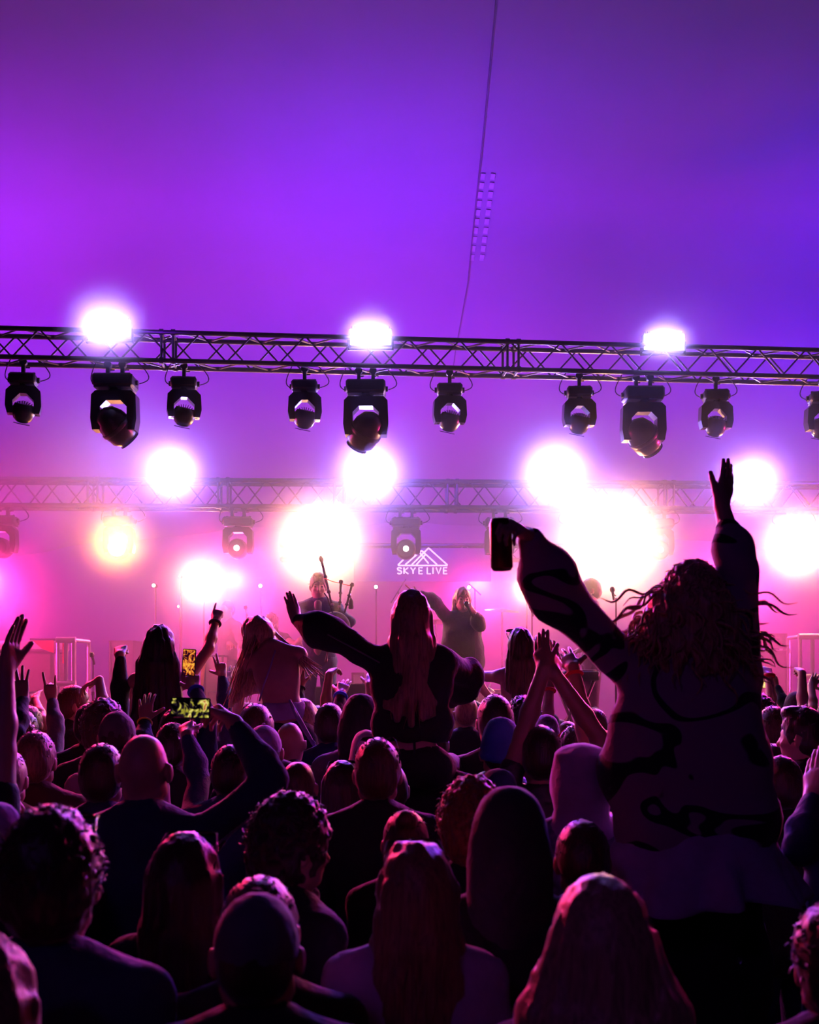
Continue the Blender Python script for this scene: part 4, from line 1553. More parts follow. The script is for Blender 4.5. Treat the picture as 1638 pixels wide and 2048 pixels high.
def figure(px, ytop, s, arms, hair='short', hc='dark', top='jacket', tc='black', label='', yaw=0.0, female=False, skin='fair',
           group='people in the crowd with raised arms', head=(0, 0, 0), lean=(0, 0), legc='navy', L=.35, seed=0, vox=None, Ht=None, seated=False,
           baseZ=0.0, trousers=True, width=1.0, hair_on=True, sleeves=True, hvox=None, gnoise=True, X0=None, bag=0.0, hw=1.0, sleeve=None, puffk=None):
    """a person with posed arms; arms = {side: (elbow px, wrist px, finger tip px or direction, palm normal, pose)}"""
    base, z = place(px, ytop, s, CROWN[hair])
    if X0 is not None:
        base.x = X0
    base.z = baseZ
    Ht = Ht or (z - baseZ)
    Yb = base.y
    fg = Fig(Ht, female, yaw, lean, head, seated, True, width)
    fg.hw = hw
    fg.sleeve = sleeve or {}
    fg.puffk = puffk or {}
    if seated:                       # put the crown where the photo has it
        top_now = fg.Hd((0, 0, .25))
        base.z = (H - (ytop - HY) / s) - float(top_now[2]) - CROWN[hair]
        base.x -= float(top_now[0])
    B = np.array(base)
    q = fg.q
    for sd, a in arms.items():
        S = fg.sh(sd) + B
        sg1 = a[5] if len(a) > 5 else 1.0
        sg2 = a[6] if len(a) > 6 else 1.0
        e = reach(S, .285 * q, a[0], Yb, sg1)
        w = reach(e, .25 * q, a[1], Yb, sg2)
        L1, L2 = .285 * q, .25 * q
        if np.linalg.norm(e - S) > L1 * (1.5 if seated else 1.08):        # elbow hidden in the crowd: bend the arm naturally towards it
            d = w - S
            D = np.linalg.norm(d)
            if D > (L1 + L2) * .995:
                e = S + d * (L1 / (L1 + L2))
            else:
                t = (L1 * L1 - L2 * L2 + D * D) / (2 * D)
                hgt = math.sqrt(max(L1 * L1 - t * t, 0))
                m_ = S + d / D * t
                sd_ = (e - m_) - (d / D) * ((e - m_) @ (d / D))
                e = m_ + nrm(sd_) * hgt
            if D > (L1 + L2) * 1.12:
                print('LONG ARM', label[:40], round(float(D / (L1 + L2)), 2))
        if len(a[2]) == 3 and max(abs(v) for v in a[2]) <= 1.5:
            tip = np.array(a[2], float)
        else:
            tip = reach(w, .18 * q, a[2], Yb, sg2) - w
        fg.arm(sd, e - B, w - B, tip, a[3], a[4], a[7] if len(a) > 7 else 1.0)
    vox = vox or min(max(1.6 / s, .0045), .0075)
    o = mesh_obj('person', fg.body(vox), SK[skin])
    o.location = base
    if hair != 'bald' and hair_on:
        mesh_obj(hair if hair in HATS else 'hair', fg.hairmesh(hair, L, hvox or max(vox, .006), seed), CL[hc] if hair in HATS else HR[hc], o)
        if hair in ('beanie', 'cap'):
            mesh_obj('hair', fg.hairmesh('buzz', L, .008), HR['dark'], o)
    if top:
        mesh_obj(GARN[top], fg.garment(top, max(vox, .008), gnoise, bag), CL[tc] if isinstance(tc, str) else tc, o)
    if trousers:
        mesh_obj('trousers', fg.trousers(.016), CL[legc] if isinstance(legc, str) else legc, o)
    mesh_obj('shoes', fg.shoes(.014), CL['black'], o)
    o['label'] = label
    o['category'] = 'person'
    if group:
        o['group'] = group
    o_fig[o.name] = (fg, B)
    return o, fg, B


o_fig = {}


# ------------------------------------------------------------------ small things people wear or hold
PLAST = mat('black glossy plastic', (.015, .015, .018), .15, 0, .1, 10, 0, 10)
TINT = mat('tinted lens', (.03, .015, .02), .05, 0, .1, 10, 0, 10)
BAND = {'blue': cloth('blue wristband cloth', (.03, .08, .6), sheen=0), 'red': cloth('red wristband cloth', (.7, .02, .03), sheen=0),
        'yellow': mat('yellow wristband', (.9, .75, .05), .5, 0, .05, 10, 0, 10), 'dark': cloth('dark bracelet cord', (.03, .02, .02), sheen=0),
        'white': mat('white wristband', (.8, .8, .8), .5, 0, .05, 10, 0, 10)}


def sunglasses(o, fg, style='top', dx=0.0):
    """pushed up on top of the head"""
    c = fg.Hd((dx, .055, .235))
    u = fg.Rh @ np.array([1, 0, 0])
    f = nrm(fg.Rh @ np.array([0, .35, 1.0]))
    v = np.cross(u, f)
    mb = MB()
    for sd in (-1, 1):
        cc = c + u * sd * .035 + f * .012
        mb.lathe([(0.004, 0), (.027, 0), (.028, .003), (.004, .004)], c=cc, axis=f, seg=16)
        a = c + u * sd * .066 + f * .012
        b = fg.Hd((sd * .082, -.035, .165))
        mb.tube([a, (a + b) / 2 + u * sd * .006, b], .0028, 6)
    mb.tube([c - u * .066 + f * .014 - v * .012, c + f * .018 - v * .014, c + u * .066 + f * .014 - v * .012], .0035, 6)
    return mesh_obj('sunglasses', mb, PLAST, o)


def wristband(o, fg, sd, col, back=.035, r=.034, w=.009):
    e, wv, *_ = fg.arms[sd]
    d = nrm(np.array(wv) - np.array(e))
    c = np.array(wv) - d * back * fg.q
    a = nrm(np.cross(d, (0.3, .5, .8)))
    b = np.cross(d, a)
    mb = MB()
    pts = [c + (a * math.cos(t) + b * math.sin(t)) * r * fg.q for t in np.linspace(0, 2 * PI, 19)]
    mb.tube(pts, w, 6)
    if col == 'red':
        mb.tube([pts[3], pts[3] + np.array([.02, 0, -.03]), pts[3] + np.array([.01, 0, -.06])], .005, 6)
    return mesh_obj('wristband', mb, BAND[col], o)


# ================================================================== the band on the stage
def on_deck(*a, **k):
    return figure(*a, baseZ=DT, group='performers on the stage', **k)


def face_extras(o, fg, brow='dark', lips=(.45, .12, .12)):
    for sd in (-1, 1):
        mb = MB()
        mb.lathe([(0, .011), (.006, .0095), (.0095, .005), (.011, 0), (.0095, -.005), (.006, -.0095), (0, -.011)], c=fg.Hd((sd * .032, .083, .131)), seg=12)
        mesh_obj('eye', mb, GLASS, o)
        mb = MB()
        mb.tube([fg.Hd((sd * .015, .100, .151)), fg.Hd((sd * .034, .098, .157)), fg.Hd((sd * .052, .083, .150))], [.003, .004, .002], 6)
        mesh_obj('eyebrow', mb, HR[brow], o)
    mb = MB()
    mb.tube([fg.Hd((-.022, .094, .072)), fg.Hd((0, .103, .073)), fg.Hd((.022, .094, .072))], [.003, .006, .003], 8)
    mesh_obj('lips', mb, mat('lip skin', lips, .4, 0, .05, 20, 0, 10), o)


# the bagpipe player
pip, fg, B = on_deck(637, 1144, 196, {1: ((607, 1245), (636, 1272, -.22), (652, 1280, -.28), (0, 1, .3), 'relaxed', -1, -1),
                                     -1: ((700, 1243), (672, 1272, -.20), (655, 1277, -.26), (0, 1, .3), 'relaxed', -1, -1)},
                      hair='quiff', hc='brown', top='jacket', tc='navy', yaw=PI, head=(.05, 0, .08), legc='jean',
                      label='person playing bagpipes on stage in open dark jacket, light shirt and jeans')
face_extras(pip, fg, 'brown')
s_ = Sdf()
s_.cap(fg.T((0, .080, 1.46)), fg.T((0, .102, 1.36)), .040, .042, .02).cap(fg.T((0, .102, 1.36)), fg.T((0, .090, .98)), .042, .046, .02)
mesh_obj('shirt_front', s_.mesh(.008), CL['tan'], pip)
bg = empty('bagpipes', at(672, 1250, 11.95), 'dark bagpipes with three drones held under the player arm', 'bagpipes')
o0 = np.array(bg.location)
s_ = Sdf()
BAGC = cloth('black velvet bag cover', (.02, .015, .03))
BLKW = mat('polished blackwood', (.03, .018, .015), .25, 0, .2, 20, 0, 10)
IVO = mat('ivory coloured mounts', (.75, .7, .6), .3, 0, .05, 20, 0, 10)
s_.ell((0, 0, 0), (.15, .10, .13), .02, rot('Y', .5)).cap((-.02, -.03, 0), (-.10, -.06, -.07), .08, .04, .04)
mesh_obj('bag', s_.mesh(.008, (.003, 25)), BAGC, bg)


def pipe(a, b, r, mounts):
    a, b = np.array(a), np.array(b)
    mb = MB()
    d = b - a
    prof = []
    for t, k in ((0, .8), (.25, .8), (.26, 1.5), (.30, 1.5), (.31, .95), (.55, .95), (.56, 1.6), (.60, 1.6), (.61, 1.05), (.88, 1.05), (.90, 1.7), (.95, 1.9), (.97, 1.6), (1.0, 1.3)):
        prof.append((r * k, t * np.linalg.norm(d)))
    mb.lathe(prof, c=a, axis=d, seg=12)
    return mb


rel = lambda x, y, Y: np.array(at(x, y, Y)) - o0
for a, b, r in (((664, 1212, 12.0), (641, 1112, 12.1), .013), ((679, 1222, 11.95), (682, 1160, 12.0), .012), ((689, 1226, 11.95), (705, 1166, 12.0), .012)):
    mesh_obj('drone', pipe(rel(*a), rel(*b), r, 0), BLKW, bg)
mb = pipe(rel(661, 1262, 11.85), rel(652, 1325, 11.8), .009, 0)
mesh_obj('chanter', mb, BLKW, bg)
mb = MB().tube([rel(665, 1225, 11.85), rel(655, 1195, 11.8), rel(648, 1186, 11.8)], .007, 8)
mesh_obj('blowpipe', mb, BLKW, bg)
mb = MB().tube([rel(648, 1156, 12.05), rel(665, 1163, 12.0), rel(682, 1167, 12.0), rel(694, 1170, 12.0), rel(704, 1172, 12.0)], .004, 6)
mesh_obj('drone_cord', mb, BAND['red'], bg)
mb = MB().tube([rel(700, 1190, 11.98), rel(702, 1200, 11.98)], .006, 6).lathe([(.006, 0), (.02, -.03), (.026, -.10), (.02, -.11)], c=rel(702, 1196, 11.98), seg=12)
mesh_obj('tassel', mb, BAND['dark'], bg)
for x, y in ((665, 1209), (679, 1213)):
    mb = MB().box(rel(x, y, 11.84), (.03, .01, .022), bev=.003)
    mesh_obj('mount', mb, IVO, bg)

# the singer
sing, fg, B = on_deck(925, 1174, 195, {1: ((872, 1206), (838, 1187), (808, 1172), (0, -.3, 1), 'spread', -1, -1),
                                      -1: ((958, 1250), (949, 1226, -.26), (936, 1212, -.30), (-1, .3, .3), 'grip', -1, -1)},
                       hair='long', hc='fair', top='sweater', tc='black', puffk={1: .5, -1: .5}, sleeve={1: .85, -1: .7}, width=.94, yaw=PI, female=True, head=(.0, 0, .15), legc='tan', L=.20,
                       label='person singing into a microphone in an oversized black jacket, one arm stretched out')
face_extras(sing, fg, 'brown', (.5, .12, .14))
mb = MB()
p0 = at(933, 1208, 11.95)
mb.lathe([(0, .03), (.016, .026), (.025, .012), (.026, 0), (.02, -.018), (.013, -.03), (.011, -.17), (0, -.172)], c=p0, axis=(at(933, 1208, 11.95) - at(943, 1228, 11.99)), seg=14)
o = mesh_obj('microphone', mb, PLAST)
tag(o, "black handheld microphone at the singer's mouth", 'microphone')
mb = MB()
mb.tube([at(944, 1226, 12.0), at(949, 1255, 12.05), at(950, 1300, 12.1), at(951, 1350, 12.15), Vector((at(951, 1350, 12.15).x, 12.15, DT + .01))], .004, 6)
o = mesh_obj('microphone_cable', mb, RUBBER)
tag(o, 'thin cable hanging straight down from the microphone', 'cable')
wristband(sing, fg, -1, 'white', .02)

# the guitarist
gt, fg, B = on_deck(545, 1222, 168, {1: ((519, 1288), (546, 1300, -.25), (562, 1303, -.27), (0, 1, 0), 'relaxed', -1, -1),
                                    -1: ((581, 1284), (592, 1288, -.30), (600, 1280, -.33), (0, 1, 0), 'grip', -1, -1)},
                     hair='quiff', hc='dark', top='tee', tc='black', yaw=PI, head=(.45, 0, -.1), legc='black',
                     label='bearded person with head bowed over a guitar at stage left, dark t-shirt')
face_extras(gt, fg)
s_ = Sdf()
s_.cap(fg.Hd((-.05, .03, .07)), fg.Hd((0, .088, .055)), .022, .024, .02).cap(fg.Hd((.05, .03, .07)), fg.Hd((0, .088, .055)), .022, .024, .02)
mesh_obj('beard', s_.mesh(.006, (.003, 120)), HR['dark'], gt)
g0 = at(552, 1306, 13.95)
gr = empty('guitar', g0, 'pale bodied guitar played by the bearded musician at stage left', 'guitar')
s_ = Sdf()
s_.ell((-.03, 0, 0), (.15, .025, .125), .03).ell((.13, 0, .02), (.11, .025, .10), .03)
mesh_obj('body', s_.mesh(.008), YELW, gr)
mesh_obj('neck', MB().box((.38, -.02, .085), (.42, .03, .045), Matrix.Rotation(-.2, 3, 'Y').to_4x4(), bev=.006), BLKW, gr)
mesh_obj('headstock', MB().box((.62, -.02, .135), (.12, .025, .06), Matrix.Rotation(-.2, 3, 'Y').to_4x4(), bev=.006), YELW, gr)
# faint musician and keyboard man
fm = figure(455, 1200, 156, {1: ((440, 1275), (462, 1290, -.2), (0, -1, 0), (0, 0, -1), 'relaxed')}, hair='buzz', hc='black', top='tee', tc='grey', yaw=PI * .8,
            baseZ=DT, group='performers on the stage', label='person almost lost in pink haze behind the pointing hand')
km, fg, B = on_deck(1184, 1156, 190, {1: ((1180, 1275), (1160, 1300, -.1), (-1, 0, -.3), (0, 0, -1), 'relaxed'), -1: ((1182, 1270), (1160, 1300, .2), (-1, 0, -.3), (0, 0, -1), 'relaxed')},
                     hair='short', hc='dark', top='tee', tc='grey', yaw=PI / 2, head=(.12, 0, 0), legc='black', skin='fair',
                     label='person in profile facing left behind a keyboard, pale t-shirt, against the largest glare')
face_extras(km, fg)
kb = at(1128, 1352, 12.1)
kr = empty('keyboard', (kb.x + .0, 12.1, DT), 'electric keyboard on a stand in front of the person in profile', 'keyboard')
zk = kb.z - DT
mesh_obj('case', MB().box((.1, .0, zk), (.35, 1.1, .09), bev=.015), BLACKMETAL, kr)
mesh_obj('keys', MB().box((.18, 0, zk + .05), (.14, 1.0, .02), bev=.004), IVO, kr)
for sy in (-1, 1):
    mesh_obj('leg', MB().tube([(-.05, sy * .35, 0), (.25, sy * .35, zk - .05)], .016, 8), BLACKMETAL, kr)
    mesh_obj('leg', MB().tube([(.25, sy * .35, 0), (-.05, sy * .35, zk - .05)], .016, 8), BLACKMETAL, kr)


# ================================================================== people sitting on others' shoulders
RIDE = 'people riding on shoulders'
JP = bpy.data.materials.new('patterned jumper knit')
JP.use_nodes = True
nt = JP.node_tree
b = nt.nodes['Principled BSDF']
b.inputs['Roughness'].default_value = .9
b.inputs['Sheen Weight'].default_value = .2
tc = nt.nodes.new('ShaderNodeTexCoord')
mp = nt.nodes.new('ShaderNodeMapping')
mp.inputs['Rotation'].default_value = (0, .5, 0)
mp.inputs['Scale'].default_value = (1.0, .6, 1.7)
mp.inputs['Location'].default_value = (.35, 0, .2)
ns = nt.nodes.new('ShaderNodeTexNoise')
ns.inputs['Scale'].default_value = 2.6
ns.inputs['Detail'].default_value = 0.6
ns.inputs['Distortion'].default_value = 1.6
rp = nt.nodes.new('ShaderNodeValToRGB')
rp.color_ramp.interpolation = 'EASE'
e = rp.color_ramp.elements
e[0].position, e[0].color = .0, (.32, .22, .32, 1)
e[1].position, e[1].color = .495, (.32, .22, .32, 1)
for p_, c_ in ((.505, (.006, .005, .016, 1)), (.60, (.006, .005, .016, 1)), (.61, (.32, .22, .32, 1))):
    x = e.new(p_)
    x.color = c_
n2 = nt.nodes.new('ShaderNodeTexNoise')
n2.inputs['Scale'].default_value = 55
bp = nt.nodes.new('ShaderNodeBump')
bp.inputs['Strength'].default_value = .3
bp.inputs['Distance'].default_value = .01
nt.links.new(tc.outputs['Object'], mp.inputs['Vector'])
nt.links.new(mp.outputs['Vector'], ns.inputs['Vector'])
nt.links.new(ns.outputs['Fac'], rp.inputs['Fac'])
nt.links.new(rp.outputs['Color'], b.inputs['Base Color'])
nt.links.new(tc.outputs['Object'], n2.inputs['Vector'])
nt.links.new(n2.outputs['Fac'], bp.inputs['Height'])
nt.links.new(bp.outputs['Normal'], b.inputs['Normal'])

SBW = 640
bw, fg, B = figure(1392, 1122, SBW, {-1: ((1112, 1192), (1060, 1074), (998, 1024), (-.5, .25, -1), 'grip', -1, -1),
                                    1: ((1476, 1140), (1443, 1010), (1464, 920), (-.6, .8, 0), 'flat', 1, 1)},
                   hair='curly', hc='blond', top='sweater', tc=JP, female=True, head=(.1, .12, -.25), lean=(0, -.045), seated=True, sleeve={1: .60, -1: .93}, puffk={1: .25, -1: 1.0}, legc='tan',
                   label='large woman figure riding on shoulders at right, patterned jumper, both arms raised, drink can in hand', group=RIDE, Ht=1.70, L=.3, trousers=False, vox=.0045, hvox=.006, bag=.085, width=1.02)
bw['label'] = 'person on shoulders at right in patterned jumper and pale skirt, both arms up, curly hair'
# long curls tossed to both sides
mb = MB()
rg = random.Random(11)
for i in range(230):
    th = rg.uniform(-2.6, 2.6)
    d = np.array([math.sin(th), -math.cos(th) * .9, 0])
    p0 = fg.Hd((d[0] * .10, d[1] * .11 - .006, .12 + rg.uniform(-.05, .11)))
    out = fg.Rh @ np.array([d[0] * rg.uniform(.05, .17), d[1] * rg.uniform(.02, .08), -rg.uniform(.10, .24)])
    if i % 9 == 0:
        out = fg.Rh @ np.array([d[0] * .22, d[1] * .05, -.10 * rg.uniform(.3, 1.2)])
    rr, k0 = rg.uniform(.006, .016), rg.uniform(0, 6)
    a = nrm(np.cross(out, (.2, .9, .3)))
    c = np.cross(nrm(out), a)
    pts = [p0 + out * t + (a * math.sin(k0 + t * 13) + c * math.cos(k0 + t * 13)) * rr * min(t * 3, 1) for t in np.linspace(0, 1, 18)]
    r0 = rg.uniform(.0025, .006)
    mb.tube(pts, [r0] * 14 + [r0 * .8, r0 * .6, r0 * .4, .0006], 5)
s_ = Sdf()
for i in range(46):
    th = -2.3 + 4.6 * i / 45
    d = np.array([math.sin(th), -math.cos(th) * .9])
    p0 = fg.Hd((d[0] * .110, d[1] * .115, .15))
    p1 = fg.Hd((d[0] * (.155 + .03 * math.sin(i * 2.1)), d[1] * .13, -.02 + .05 * math.sin(i * 1.7)))
    s_.cap(p0, p1, .030, .016, .01)
pv, fv = s_.mesh(.006, (.010, (70, 70, 55)))
mb.add(pv, fv)
mesh_obj('long_curls', mb, HR['blond'], bw)
sunglasses(bw, fg, dx=-.01)
# pale ruffled skirt
q = fg.q
V, Fc = [], []
NU, NV = 96, 16
for j in range(NV + 1):
    t = j / NV
    for i in range(NU):
        a = 2 * PI * i / NU
        rx = (.20 + .15 * t ** .9) * q
        ry = (.125 + .17 * t) * q
        fl = max(t - .45, 0) * .075
        wv = math.sin(a * 9 + 1.2 * math.sin(a * 2)) * fl + math.sin(a * 17 + 1) * fl * .35
        z = (1.00 - .29 * t - .02 * math.sin(a * 4) * t) * q
        p = fg.hip + np.array([math.sin(a) * (rx + wv), math.cos(a) * (ry + wv) + .05 * t, z - fg.hip[2]])
        V.append(p)
for j in range(NV):
    for i in range(NU):
        k = (i + 1) % NU
        Fc.append((j * NU + i, j * NU + k, (j + 1) * NU + k, (j + 1) * NU + i))
mb = MB()
mb.add(V, Fc)
sk = mesh_obj('skirt', mb, CL['lilac'], bw)
md = sk.modifiers.new('thick', 'SOLIDIFY')
md.thickness = .004
# drink can
ct = at(1005, 1045, 3.45)
e_, w_, tip_, *_r = fg.arms[-1]
hc_ = B + np.array(w_)
cb = Vector((at(1004, 1140, hc_[1] - .03).x, hc_[1] - .03, at(1004, 1141, hc_[1] - .03).z))
CANM = mat('dark printed aluminium can', (.20, .02, .03), .3, .7, .5, 9, 0, 10)
can = empty('drink_can', cb, 'tall dark beer can held up against the haze in a raised hand', 'drink can')
R_, Hc = .033, .152
mesh_obj('body', MB().lathe([(0, .004), (.022, .004), (.026, 0), (R_, .010), (R_, Hc - .012), (.027, Hc)], seg=32), CANM, can)
mesh_obj('lid', MB().lathe([(.027, Hc - .001), (.028, Hc + .002), (.025, Hc + .001), (.0, Hc - .003)], seg=32), ALU, can)
mesh_obj('pull_tab', MB().box((.006, 0, Hc + .003), (.022, .012, .0015)), ALU, can)
can.rotation_euler = (0, -.03, 0)

# centre woman
cw, fg, B = figure(824, 1180, 430, {-1: ((662, 1268), (592, 1240), (577, 1180), (-.6, .8, 0), 'flat', 1, 1),
                                   1: ((935, 1352), (900, 1408), (-.5, .8, -.2), (0, 0, -1), 'relaxed', 1, 1)},
                   hair='wavy', hc='fair', top='crop', tc='black', female=True, head=(.05, 0, 0), seated=True, legc='black',
                   label='', group=RIDE, Ht=1.68, L=.36, vox=.005, hvox=.006)
cw['label'] = 'long haired person on shoulders in the centre, cropped black jacket, one arm stretched left'
mb = MB().tube([fg.T((.01, -.108, 1.05)), fg.T((.012, -.112, 1.0)), fg.T((.012, -.125, .93))], .006, 8)
mesh_obj('strap', mb, CL['black'], cw)
mb = MB().tube([fg.arms[-1][1] * .0 + fg.sh(-1) + np.array([0, -.085, .0]), (fg.sh(-1) + fg.arms[-1][0]) / 2 + np.array([0, -.092, -.005]), fg.arms[-1][0] + np.array([0, -.085, -.01]), (fg.arms[-1][0] + fg.arms[-1][1]) / 2 + np.array([0, -.07, -.01])], .004, 6)
mesh_obj('sleeve_piping', mb, CL['grey'], cw)

# dark haired woman at left, arm up pointing
wa, fg, B = figure(321, 1250, 335, {1: ((417, 1297), (432, 1240), (441, 1202), (0, 1, 0), 'point', 1, 1),
                                   -1: ((272, 1372), (268, 1425), (0, 0, -1), (1, 0, 0), 'relaxed', 1, 1)},
                   hair='long', hc='dark', top=None, female=True, head=(0, 0, -.25), seated=True, legc='white', group=RIDE, Ht=1.66, L=.42, hw=1.9)
wa['label'] = 'dark long haired person on shoulders at left pointing one finger up'
def band_top(o, fg, z0, z1, m, nz, name):
    s_ = Sdf()
    s_.ell(fg.T((0, 0, 1.09)), np.array((.140, .106, .24)) * fg.q, .02, fg.Rl).ell(fg.T((0, -.005, 1.27)), np.array((.152, .118, .16)) * fg.q, .03, fg.Rl)
    s_.ell(fg.T((0, 0, z1 + 1.0)), (2, 2, 1.0 * fg.q), .01, neg=True)
    s_.ell(fg.T((0, 0, z0 - 1.0)), (2, 2, 1.0 * fg.q), .01, neg=True)
    return mesh_obj(name, s_.mesh(.007, nz), m, o)


band_top(wa, fg, 1.10, 1.30, CL['black'], (.002, 30), 'cropped_top')
wristband(wa, fg, 1, 'dark', .03)
mb = MB()
mb.tube([fg.Hd((-.06, .03, .02)), fg.Hd((-.13, .0, -.10)), fg.Hd((-.17, .02, -.13)), fg.Hd((-.20, .02, -.11))], [.004, .004, .003, .001], 5)
mb.tube([fg.Hd((-.06, .03, .0)), fg.Hd((-.12, .0, -.14)), fg.Hd((-.18, .02, -.16)), fg.Hd((-.21, .02, -.16))], [.004, .004, .003, .001], 5)
mesh_obj('blown_lock', mb, HR['dark'], wa)

# bowed blond woman
wb, fg, B = figure(489, 1243, 335, {-1: ((478, 1385), (472, 1440), (0, .3, -1), (1, 0, 0), 'relaxed', 1, 1),
                                   1: ((583, 1375), (575, 1430), (0, .3, -1), (-1, 0, 0), 'relaxed', 1, 1)},
                   hair='bowed', hc='blond', top=None, female=True, head=(.70, -.50, .2), lean=(.12, -.16), seated=True, legc='black', group=RIDE, Ht=1.68, L=.42)
wb['label'] = 'blond person on shoulders with bowed head and bare back, halter top tied behind'
s_ = Sdf()
fgT = fg.T
s_.ell(fgT((0, 0, 1.08)), np.array((.138, .102, .13)), .02, fg.Rl)
s_.ell(fgT((0, 0, 1.30)), (.4, .4, .16), .01, neg=True)
s_.ell(fgT((0, 0, .84)), (.4, .4, .12), .01, neg=True)
mesh_obj('halter_top', s_.mesh(.007, (.003, 30)), CL['lilac'], wb)
mb = MB().tube([fgT((.02, -.06, 1.47)), fgT((-.02, -.125, 1.36)), fgT((-.08, -.118, 1.25)), fgT((-.13, -.06, 1.16))], .006, 6)
mesh_obj('strap', mb, CL['lilac'], wb)
mb = MB()
for k in range(5):
    mb.tube([fgT((.06, -.11, 1.13)), fgT((.09 + .01 * k, -.14, 1.02 - .02 * k)), fgT((.13 + .015 * k, -.15, .90 - .03 * k)), fgT((.18 + .01 * k, -.15, .84 - .03 * k))], [.008, .010, .008, .004], 6)
mesh_obj('tie_ends', mb, CL['lilac'], wb)
mb = MB()
rg = random.Random(5)
for i in range(26):
    p0 = fg.Hd((.08, -.02, .12 + rg.uniform(-.05, .05)))
    p3 = fgT((.24 + rg.uniform(-.05, .05), -.02, 1.30 + rg.uniform(-.06, .05)))
    m_ = fgT((.14, -.09, 1.40 + rg.uniform(-.04, .02)))
    pts = [p0 * (1 - t) ** 2 + 2 * t * (1 - t) * m_ + t * t * p3 for t in np.linspace(0, 1, 9)]
    mb.tube(pts, [.005] * 7 + [.003, .001], 5)
mesh_obj('tossed_hair', mb, HR['blond'], wb)

# tube top woman at right of centre
wc, fg, B = figure(1040, 1255, 295, {-1: ((944, 1352), (982, 1398), (.5, .3, -.6), (1, 0, 0), 'relaxed', 1, 1),
                                    1: ((1098, 1335), (1073, 1292), (1088, 1262), (0, 1, 0), 'pinch', 1, 1)},
                   hair='long', hc='brown', top=None, female=True, head=(0, 0, .2), seated=True, legc='black', group=RIDE, Ht=1.64, L=.24, hw=1.2)
wc['label'] = 'person on shoulders in dark tube top, long hair, sunglasses on head, elbow out'
band_top(wc, fg, .96, 1.18, CL['navy'], (.003, (4, 4, 160)), 'tube_top')
sunglasses(wc, fg, dx=-.02)


def carrier(px, s, Hc, tc, label, top='jacket', dy=.10):
    ytop = HY + (H - Hc) * s
    o = person(px, ytop, s, 'short', 'dark', top, tc, label, group='people carrying riders on their shoulders')
    o.location.y += dy
    return o


carrier(1408, 640, 1.60, 'black', 'dark clothed person under the rider in the pale skirt', dy=.14)
carrier(862, 425, 1.77, 'black', 'dark clothed person under the cropped jacket rider', 'coat', dy=.14)
carrier(322, 331, 1.66, 'black', 'person under the pointing dark haired rider', dy=.12)
carrier(538, 331, 1.68, 'black', 'person under the bowed blond rider', dy=.12)
carrier(1040, 292, 1.66, 'black', 'person under the tube top rider', dy=.12)


# ================================================================== the crowd: people with raised arms
FW, UP = (0, 1, 0), (0, 0, 1)


def F_(label, px, ytop, s, arms, **k):
    o, fg, B = figure(px, ytop, s, arms, label=label, **k)
    return o, fg, B


F_('dark hand with straight fingers raised at the left picture edge, body out of frame', -110, 1470, 640, {1: ((-14, 1480), (10, 1345), (38, 1222), (1, -.25, 0), 'flat')}, tc='black', top='tee')
a = F_('raised hand with spread fingers and rings at left, palm to the stage', -25, 1440, 420, {1: ((28, 1468), (46, 1398), (36, 1332), FW, 'spread')}, tc='black', hair='messy')
a = F_('hand making horns with index and little finger at left, grey sleeve', 48, 1422, 330, {1: ((112, 1462), (104, 1400), (97, 1342), FW, 'horns')}, tc='grey')
a = F_('small dark fist on a thin dark sleeve raised high left of the dark haired rider', 180, 1408, 340, {1: ((227, 1365), (240, 1310), (243, 1280), FW, 'fist')}, tc='black')
a = F_('bare bent wrist with drooping hand right of the lone microphone stand', 262, 1400, 300, {-1: ((220, 1388), (199, 1360), (-1, 0, -.35), (0, .2, -1), 'relaxed')}, tc='red', skin='fair', top='tee')
a = F_('open hand with yellow wristband raised below the pointing rider', 345, 1446, 395, {-1: ((282, 1502), (290, 1440), (293, 1385), FW, 'open')}, tc='black')
wristband(a[0], a[1], -1, 'yellow', .025)
# bald man filming
bald, bfg, bB = F_('bald person seen from behind with big ears, one arm raised filming with a phone', 288, 1467, 620,
                   {1: ((545, 1562), (468, 1446), (428, 1404), (-.75, .2, -.5), 'grip')}, hair='bald', tc='navy', top='jacket', vox=.005)
e_, w_, *_r = bfg.arms[1]
S_ = bfg.sh(1)
mb = MB()
zz = []
for k in range(60):
    t = k / 59
    p = S_ + (e_ - S_) * (t / .5) if t < .5 else e_ + (w_ - e_) * ((t - .5) / .5) * .9
    off = np.array([.035 + (.010 if k % 2 else -.010), -.055 + .012 * t, -.035 + (.010 if k % 2 else -.010)])
    zz.append(p + off)
mb.tube(zz, .0035, 5)
mesh_obj('embroidered_trim', mb, CL['lilac'], bald)


